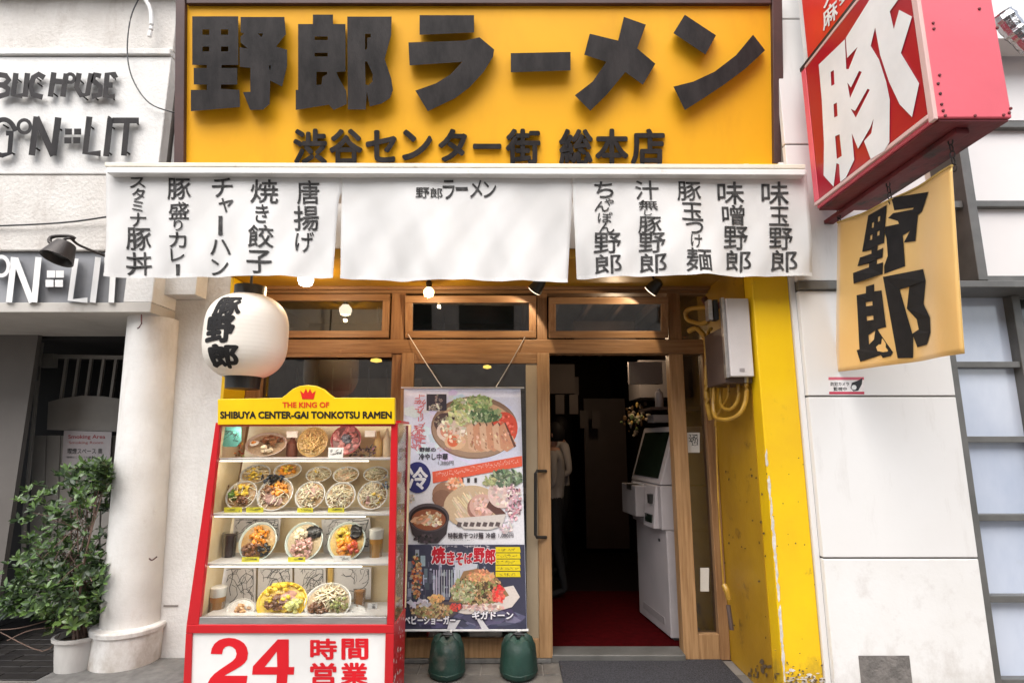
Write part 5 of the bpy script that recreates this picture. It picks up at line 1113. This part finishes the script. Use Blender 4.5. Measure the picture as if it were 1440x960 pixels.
pr(ell(587.5, 671, 18.5, 22, 30), (.035, .04, .17)); glyph_on(PB, '冷', (574, 656, 602, 688), lambda x, y, h: pfn(x, y, h + .0012 + lay[0] * .0000045 + .0002), .00005, 0, .03, col=(.82, .82, .86)); lay[0] += 60
for x in (632, 650, 659, 669): pr(rect(x - 1.8, 671.5, x + 1.8, 678), (.06, .05, .05))
# dipping noodles
flecks(577, 700, 7, 5, [(.5, .42, .36), (.7, .6, .5)], 20, 1.8)
pr(ell(626, 694, 18, 17, 20), (.36, .20, .13)); pr(ell(622, 700, 14, 12, 18), (.28, .15, .10)); flecks(640, 680, 12, 9, [(.78, .30, .16), (.85, .6, .42), (.8, .42, .22)], 60, 2.0, 1.6)
pr(ell(664, 712, 40, 30, 30), (.62, .46, .30))
for i in range(70):
    x = random.uniform(634, 682); y = random.uniform(690, 722); q = random.uniform(-6, 6); pr(stroke_poly((x, y), (x + 10 + q * .3, y + 13), 1.6), J((.80, .64, .44), .18))
pr(ell(676, 714, 19, 18, 24), (.36, .18, .14)); pr(ell(678, 711, 18, 17, 24), (.68, .42, .35)); flecks(677, 712, 13, 12, [(.74, .52, .44), (.58, .33, .27)], 50, 2.4, 1.8); pr([(690, 700), (712, 722), (703, 728), (684, 712)], (.14, .07, .06))
pr(ell(706, 694, 20, 20, 24), (.76, .58, .52)); flecks(706, 694, 16, 16, [(.80, .64, .58), (.70, .50, .44)], 60, 2.6, 1.6)
flecks(712, 672, 22, 11, [(.18, .24, .15), (.35, .42, .28), (.10, .13, .09)], 130, 2.0, 2.5); flecks(688, 676, 8, 8, [(.4, .42, .22)], 30, 2, 2)
flecks(722, 705, 11, 26, [(.74, .48, .52), (.82, .68, .68), (.6, .3, .36), (.2, .12, .14)], 130, 1.8, 1.8); flecks(712, 738, 9, 12, [(.78, .6, .62), (.8, .7, .7)], 30, 1.5, 2.5)
pr([(640, 728), (712, 722), (706, 738), (690, 744), (652, 743)], (.70, .64, .60))
for i in range(7): pr([(644 + i * 9, 733), (650 + i * 9, 734), (648 + i * 9, 740), (642 + i * 9, 739)], (.13, .10, .10))
pr([(574, 724), (632, 724), (628, 750), (616, 763), (592, 763), (580, 750)], (.055, .045, .05)); pr(ell(603, 727, 29, 20, 30), (.10, .08, .085)); pr(ell(603, 728, 26, 17, 30), (.03, .02, .02)); pr(ell(603, 730, 24, 15, 26), (.30, .10, .05))
flecks(607, 730, 14, 10, [(.75, .58, .38), (.62, .32, .16), (.82, .72, .55)], 60, 2.4, 1.6); flecks(592, 730, 10, 5, [(.7, .4, .25), (.6, .28, .14)], 16, 3, 2.4, -.5); flecks(600, 757, 16, 6, [(.1, .08, .09), (.03, .03, .03)], 26, 2.4)
ptext('特製煮干つけ麺', (630, 748, 680, 756.5), (.07, .06, .07), .03); ptext('冷盛', (683, 748, 697, 756), (.07, .06, .07), .03); ptext('1,080円', (701, 749, 722, 755.5), (.15, .14, .16), .02); squig(631, 758, 672, 759, 20, 1.0, (.2, .2, .22))
# night street picture with fried noodles
pr([(567, 765), (739, 765), (741, 884), (565, 884)], (.055, .055, .09))
flecks(652, 868, 84, 14, [(.10, .09, .16), (.17, .16, .25), (.06, .06, .10)], 70, 7, 2.2, 0)
for i in range(150):
    x, y = random.uniform(572, 690), random.uniform(768, 838); w, h_ = random.uniform(1, 7), random.uniform(2, 18)
    pr(rect(x, y, x + w, min(y + h_, 842)), J(random.choice([(.07, .08, .11), (.20, .22, .27), (.42, .46, .52), (.12, .13, .18), (.30, .33, .40)]), .3))
pr([(640, 790), (672, 792), (662, 835), (640, 838)], (.60, .62, .68))
for i in range(16): pr(rect(610 + i * 3.6, 800, 611.2 + i * 3.6, 838), J((.5, .52, .58), .3))
flecks(586, 808, 8, 32, [(.55, .25, .10), (.65, .42, .22), (.10, .12, .06), (.4, .1, .05)], 110, 2.2)
squig(606, 766, 690, 768, 40, 1.6, (.55, .52, .55))
for ch, b in [('焼', (607, 767, 627, 792)), ('き', (628, 774, 640, 793)), ('そ', (641, 776, 652, 794)), ('ば', (653, 776, 665, 792)), ('野', (666, 769, 682, 790)), ('郎', (682, 770, 697, 792))]:
    ptext(ch, (b[0] - 1, b[1] - 1, b[2] + 1, b[3] + 1), (.75, .70, .72), .09); ptext(ch, b, (.50, .015, .03), .045)
for i in range(5):
    y = 768 + i * 8.6; pr([(697, y), (731, y), (732, y + 7.6), (697, y + 7.6)], (.78, .62, .02)); squig(700, y + 2.5, 728, y + 5.5, 16, 1.4, (.22, .16, .03))
pr([(632, 872), (648, 870), (640, 884), (629, 884)], (.72, .70, .72)); pr([(670, 868), (677, 868), (688, 884), (678, 884)], (.72, .70, .72))
# big heap
pr([(628, 850), (650, 835), (722, 822), (731, 838), (720, 852), (690, 861), (655, 862), (636, 858)], (.74, .66, .60)); pr([(630, 848), (652, 802), (672, 798), (700, 812), (716, 836), (690, 846), (640, 850)], (.34, .20, .10))
flecks(672, 828, 34, 22, [(.50, .30, .14), (.16, .10, .05), (.66, .46, .26), (.30, .32, .12), (.62, .3, .18), (.09, .06, .04)], 520, 2.0, 1.7); flecks(676, 808, 18, 8, [(.72, .42, .2), (.75, .3, .16)], 80, 1.8, 2); flecks(652, 830, 18, 16, [(.3, .34, .16), (.6, .52, .34)], 110, 2, 1.8)
flecks(701, 834, 8, 12, [(.75, .05, .05), (.82, .16, .12)], 90, 2.0, 1.5); flecks(676, 853, 32, 4, [(.78, .66, .58), (.7, .42, .38)], 80, 2, 1.8)
pr([(575, 850), (600, 842), (650, 846), (651, 853), (636, 866), (600, 872), (580, 864)], (.11, .09, .10)); flecks(608, 857, 28, 11, [(.52, .30, .14), (.2, .12, .07), (.68, .5, .28), (.34, .34, .14)], 300, 1.9, 1.6); flecks(614, 840, 11, 5, [(.82, .56, .24), (.78, .42, .16)], 60, 1.8, 1.8); flecks(641, 852, 8, 5, [(.72, .10, .08)], 50, 1.8)
flecks(590, 847, 16, 4, [(.6, .56, .6)], 20, 2.5, 2)
for s, b in [('ベビーショーガー', (569, 864, 641, 876)), ('ギガドーン', (664, 857, 722, 869))]:
    ptext(s, (b[0] - .8, b[1] - .6, b[2] + .8, b[3] + .9), (.04, .04, .07), .10); ptext(s, b, (.84, .82, .85), .04)
PB.build('print', M['print'], pb, tags=STUFF)
mb = MB(); a_, b_ = PP.pt(566, 546), PP.pt(735, 546); mb.tube([a_ + Vector((-.01, -.002, .004)), b_ + Vector((.01, -.002, .004))], .006); mb.build('top_rod', M['steel'], pb)
a_, b_ = PP.pt(563, 885), PP.pt(743, 885); MB().tube([a_ + Vector((0, -.006, 0)), b_ + Vector((0, -.006, 0))], .009).build('bottom_rod', M['white'], pb)
for p, q in [((622, 545), (574, 470)), ((697, 545), (738, 474))]:
    A, B = at(p[0], p[1], 3.87), at(q[0], q[1], 4.02); MB().tube([A, A.lerp(B, .5) + Vector((0, 0, -.006)), B], .0035).build('cord', M['cord'] if p[0] < 650 else M['steel'], pb)
# weight bags
for (px, w, y0, y1, lab) in [(628, 54, 893, 953, 'squat green water weight bag under the left of the food banner'), (729, 56, 893, 948, 'squat green water weight bag under the right of the food banner')]:
    Y = 3.80; pz = at(px, y1, Y); p = Vector((pz.x, Y, .003)); hh = .27 if px < 700 else .265; hh = at(px, y0, Y).z - .003; r = w / 2 / F * 3.35
    t = empty('weight_bag', lab, 'weight', p, 'weight bags holding the banner')
    pf = [(r * .5, .0), (r * .93, .008), (r * 1.0, hh * .12), (r * 1.005, hh * .16), (r * .985, hh * .17), (r * .95, hh * .4), (r * .90, hh * .6), (r * .86, hh * .74), (r * .80, hh * .80), (r * .70, hh * .92), (r * .42, hh * 1.0), (r * .12, hh * .98), (.001, hh * .98)]
    mb = MB(); mb.lathe(pf, p, 30, cap=False); o = None
    for v in mb.v:
        rel = v - p; an = math.atan2(rel.y, rel.x); k = 1 + .05 * sin(an * 7 + px) * (rel.z / hh) + .03 * sin(an * 3 + px) + .02 * sin(an * 13 + rel.z * 40); v.x = p.x + rel.x * k; v.y = p.y + rel.y * k; v.z += .012 * sin(an * 5 + px) * (rel.z / hh)
    mb.build('bag', M['green'], t, sm=True)
    MB().lathe([(r * .30, hh * .97), (r * .34, hh * 1.02), (r * .22, hh * 1.06), (.001, hh * 1.06)], p + Vector((.0, 0, 0)), 14, cap=False).build('cap', M['black'], t, sm=True)
    q = at(634 if px < 700 else 728, 886, 3.865); MB().tube(arc([q, q.lerp(p + Vector((0, 0, hh)), .5) + Vector((.01, 0, 0)), p + Vector((.012, -.01, hh))]), .006, 6).build('tie', M['cord'], t)
    MB().tube([p + Vector((-.05, 0, hh * .95)), p + Vector((-.02, -.03, hh * 1.08)), p + Vector((.03, -.02, hh * 1.05))], .006, 6).build('handle', M['black'], t)

# ================================================================ THINGS INSIDE AND ON THE GLASS
tm = empty('ticket_machine', 'tall pale ticket vending machine standing just inside the doorway', 'machine', (1.3, 4.58, .046))
YM0, YM1 = 4.28, 4.90
def mx_(y): return 1.14 + (4.28 - y) * .14
def slab(name, m, z0, z1, out, y0=YM0, y1=YM1, th=.3, bevel=.008, out1=None):
    o1 = out if out1 is None else out1
    a_ = [Vector((mx_(y0) - out, y0, z0)), Vector((mx_(y1) - out, y1, z0)), Vector((mx_(y1) - o1, y1, z1)), Vector((mx_(y0) - o1, y0, z1))]
    return MB().hexa(a_, [Vector((1.52, v.y, v.z)) for v in a_]).build(name, m, tm, bevel=bevel)
slab('cabinet', M['machine'], .06, .80, 0)
slab('base', M['black'], .046, .06, -.02)
slab('front_panel', M['machine'], .80, 1.12, .03)
slab('head', M['machine'], 1.125, 1.56, .03, out1=-.10)
slab('ticket_tray', M['machine_d'], .86, 1.10, .12, YM0 + .28, YM1 - .02)
slab('coin_unit', M['machine'], .80, 1.115, .07, YM0 + .06, YM0 + .27, out1=.04)
slab('screen', M['screen'], 1.17, 1.52, .022, YM0 + .06, YM1 - .05, bevel=0, out1=-.088)
slab('note_slot', M['black'], .98, 1.05, .075, YM0 + .10, YM0 + .15, bevel=.002); slab('coin_slot', M['screen'], .99, 1.07, .034, YM0 + .30, YM0 + .34, bevel=0); slab('seam', M['machine_d'], .795, .80, .004, bevel=0); slab('reader', M['black'], 1.06, 1.10, .125, YM0 + .36, YM0 + .46, bevel=0); slab('sticker_strip', M['sign_orange'], 1.02, 1.05, .034, YM0 + .08, YM0 + .2, bevel=0); slab('return_slot', M['screen'], .84, .9, .074, YM0 + .09, YM0 + .22, bevel=0); slab('bottom_vent', M['machine_d'], .12, .17, .004, YM0 + .1, YM1 - .1, bevel=0); slab('label_strip', M['white'], 1.085, 1.11, .036, YM0 + .32, YM1 - .06, bevel=0); slab('lock', M['black'], .70, .72, .006, YM0 + .12, YM0 + .15, bevel=.002)
bx('sign_plate', M['machine_d'], 1.05, 1.35, 4.95, 5.0, 1.95, 2.15, it)
# shelf with dispenser and gold ornaments on the right inner wall
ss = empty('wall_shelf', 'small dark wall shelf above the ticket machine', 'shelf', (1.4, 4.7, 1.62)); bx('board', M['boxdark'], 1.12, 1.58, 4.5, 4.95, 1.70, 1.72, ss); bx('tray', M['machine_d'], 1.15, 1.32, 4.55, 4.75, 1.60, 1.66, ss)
p = at(927, 560, 4.62); MB().lathe([(.032, 0), (.034, .01), (.034, .11), (.028, .13), (.012, .135), (.012, .155), (.001, .16)], (p.x, p.y, 1.721), 18).build('soap_bottle', M['machine'], sm=True, tags=T('white pump bottle on the dark shelf above the ticket machine', 'bottle'))
mb = MB()
for i in range(60):
    p = at(random.gauss(893, 9), random.gauss(588, 12), 5.2 + random.random() * .3); mb.blob(p, random.uniform(.006, .028), .012, random.uniform(.008, .03), random.choice([(.75, .5, .15), (.5, .4, .3), (.8, .7, .5), (.12, .07, .03), (.2, .25, .1)]), Matrix.Rotation(random.random() * 6, 3, 'Z'))
mb.build('gold_ornament', M['food'], sm=True, tags=dict(label='cluster of small gold ornaments hanging deep inside beside the machine', category='ornament', kind='stuff'))
l = bpy.data.lights.new('inner_light', 'POINT'); l.energy = 5; l.color = (1, .74, .48); l.shadow_soft_size = .05; lo_ = bpy.data.objects.new('inner_light', l); COL.objects.link(lo_); lo_.location = (.95, 5.0, 2.3)
for i, (px, py, Y, lab) in enumerate([(529, 508, 5.3, 'round yellow ceiling lamp seen through the left window'), (623, 509, 5.6, 'small yellow ceiling lamp seen at the left of the glass door'), (685, 517, 5.9, 'small yellow ceiling lamp seen at the right of the glass door')]):
    p = at(px, py, Y); t = empty('ceiling_lamp', lab, 'lamp', p, 'lamps inside the shop'); r = .055 if i == 0 else .045
    MB().lathe([(.001, -.012), (r, 0), (r * .9, .02), (.01, .03)], p, 18, cap=False).build('lens', M['ceil_lamp'], t, sm=True); MB().lathe([(.01, .03), (.01, 2.745 - p.z)], p, 8).build('stem', M['black'], t)
# dim fittings inside
bx('menu_board', M['machine_d'], -1.7, -.95, 5.86, 5.88, 1.55, 2.1, it); bx('menu_board', M['boxdark'], -.6, -.1, 5.86, 5.88, 1.5, 2.0, it)
bx('hanging_box', M['boxdark'], .35, .75, 6.6, 6.9, 2.0, 2.35, it); bx('hanging_box', M['int_wall'], .6, 1.2, 5.3, 5.6, 2.35, 2.6, it)
for k in range(5): bx('ceiling_batten', M['boxdark'], .1 + k * .3, .14 + k * .3, 4.4, 8.5, 2.68, 2.745, it)
bx('doorway_board', M['boxdark'], .95, 1.5, 7.4, 7.5, .1, 2.0, it); bx('wall_cabinet', M['machine_d'], 1.20, 1.58, 5.2, 5.7, 1.85, 2.2, it)
for k in range(6): bx('glazed_lattice', M['grey_frame'], -1.80 + k * .15, -1.79 + k * .15, 4.6, 4.61, 1.0, 2.05, it)
bx('pale_panel', M['machine_d'], -1.75, -1.05, 4.64, 4.66, 1.35, 1.86, it); bx('pale_panel', M['machine_d'], -.45, .05, 4.9, 4.92, .3, 1.80, it)
for k, (x_, y_, z_) in enumerate([(.50, 6.4, 1.75), (.66, 6.4, 1.75), (.85, 7.0, 1.6), (1.0, 7.0, 1.6), (.72, 6.8, 2.0)]):
    MB().box(x_, x_ + .1, y_, y_ + .01, z_, z_ + .22).build('menu_slip', M['boxdark'], it)
for k in range(7): MB().lathe([(.03, 0), (.032, .12), (.012, .17), (.012, .22), (.001, .22)], (-.15 + k * .06, 5.75, 1.05), 10).build('bottle', M['boxdark'] if k % 2 else M['machine_d'], it, sm=True)
# notices on the narrow window
nw = card('window_notice', 'notice', 'small white notice with a drawing stuck on the narrow right window', rect(966, 608, 984, 636), 4.09, (.62, .60, .57), scribble(969, 611, 981, 626, 18, 1.2), 'papers on the narrow window', .003)
card('switch_plate', 'switch', 'small white switch plate low behind the narrow right window', rect(985, 798, 997, 831), 4.095, (.66, .62, .56), None, 'papers on the narrow window', .01)
# ---------------------------------------------------------------- people in the dark interior
def person(lab, base, H_, yaw, shirt, pose):
    P0 = Vector(base); t = empty('person', lab, 'person', P0, 'people standing inside the shop'); s = H_ / 1.7; Rz = Matrix.Rotation(yaw, 3, 'Z')
    V, E_, Rr = [], [], []
    def j(x, y, z, r, par=None):
        V.append(P0 + Rz @ (Vector((x, y, z)) * s)); Rr.append(r * s); i = len(V) - 1
        if par is not None: E_.append((par, i))
        return i
    pel = j(0, 0, .93, .125); w1 = j(0, -.005, 1.05, .118, pel); ch = j(0, .0, 1.25, .135, w1); up = j(0, .01, 1.38, .11, ch); nk = j(0, .0, 1.46, .05, up); hd0 = j(0, -.015, 1.53, .062, nk); hd = j(0, -.02, 1.60, .082, hd0); j(0, -.01, 1.665, .07, hd)
    for sd_ in (-1, 1):
        h = j(sd_ * .09, 0, .86, .092, pel); k = j(sd_ * .10, -.02 + pose * sd_ * .05, .48, .056, h); an = j(sd_ * .10, .02 + pose * sd_ * .09, .08, .036, k); j(sd_ * .11, -.13 + pose * sd_ * .09, .03, .032, an)
        sh_ = j(sd_ * .17, .0, 1.37, .055, up); el = j(sd_ * .23, .02, 1.10, .042, sh_); wr = j(sd_ * .18, -.20, 1.03, .028, el); pm = j(sd_ * .16, -.27, 1.02, .027, wr)
        for q in range(4):
            f = j(sd_ * (.13 + .017 * q), -.325 - .006 * (q in (1, 2)), 1.01 + .004 * q, .010, pm); j(sd_ * (.13 + .017 * q), -.35, .985, .008, f)
        th = j(sd_ * .125, -.28, 1.045, .011, pm); j(sd_ * .115, -.305, 1.05, .009, th)
    me = bpy.data.meshes.new('body'); me.from_pydata([v - P0 for v in V], E_, []); o = bpy.data.objects.new('body', me); COL.objects.link(o)
    m = o.modifiers.new('skin', 'SKIN'); sv = me.skin_vertices[0].data
    for i, r in enumerate(Rr): sv[i].radius = (r, r); sv[i].use_root = (i == 0)
    o.modifiers.new('sub', 'SUBSURF').levels = 3
    dg = bpy.context.evaluated_depsgraph_get(); dg.update(); me2 = bpy.data.meshes.new_from_object(o.evaluated_get(dg)); bpy.data.objects.remove(o)
    me2.name = 'body'; me2.materials.clear()
    for q in (M['skin'], shirt, M['trouser'], M['hair']): me2.materials.append(q)
    inv = Rz.inverted()
    for p_ in me2.polygons:
        p_.use_smooth = True; c = inv @ p_.center / s; a_ = 0
        if c.z < .96: a_ = 2
        elif c.z < 1.43 and not (c.y < -.08 and c.z < 1.1) : a_ = 1
        if c.z < .96 and c.y < -.15 and c.z > .3: a_ = 0
        if c.z > 1.6 and c.y > -.06 or c.z > 1.67: a_ = 3
        if c.z < .08: a_ = 2
        p_.material_index = a_
    o = bpy.data.objects.new('body', me2); COL.objects.link(o); o.parent = t; LOC[o] = P0
    hp_ = P0 + Rz @ (Vector((0, -.1, 1.585)) * s)
    f = MB(); f.blob(hp_ + Rz @ Vector((0, -.005, -.005)), .014, .022, .022, (.4, .2, .14)); f.build('nose', M['skin'], t, sm=True)
    for q in (-1, 1):
        f = MB(); f.blob(P0 + Rz @ (Vector((q * .033, -.096, 1.605)) * s), .011, .006, .006, (.02, .02, .02)); f.build('eye', M['hair'], t, sm=True)
        f = MB(); f.blob(P0 + Rz @ (Vector((q * .085, .0, 1.59)) * s), .010, .018, .028, (.4, .2, .14)); f.build('ear', M['skin'], t, sm=True)
    f = MB(); f.lathe([(.001, .118), (.05, .108), (.082, .07), (.094, .02), (.09, -.03), (.07, -.07)], P0 + Rz @ (Vector((0, .022, 1.60)) * s), 16, cap=False); f.build('hair', M['hair'], t, sm=True)
    return t
person('person in a grey short sleeved shirt and black trousers standing inside the doorway', (.40, 5.45, .046), 1.56, radians(-100), M['shirt'], 1)
person('person in a white shirt standing deeper inside behind the grey shirted one', (.52, 6.3, .04), 1.66, radians(-70), M['shirt_w'], -1)

# ================================================================ OPPOSITE SIDE OF THE STREET (seen as reflections)
ob = empty('street_building', 'pale building across the street reflected in the shop glass', 'building', (0, -7, -.12))
bx('wall', mat('render_grey', (.50, .42, .34), .8, c2=(.40, .33, .27)), -9, 8, -9, -7.0, -.12, 8.5, ob)
w0 = None
for r in range(3):
    for c in range(7):
        x0, z0 = -8.2 + c * 2.25, .9 + r * 2.7
        if w0 is None: w0 = bx('window', M['screen'], x0, x0 + 1.5, -6.995, -6.98, z0, z0 + 1.5, ob)
        else: o = dup(w0, ob); o.location = (x0 + 8.2, 0, z0 - .9)
        
for o in (_go,): bpy.data.objects.remove(o)
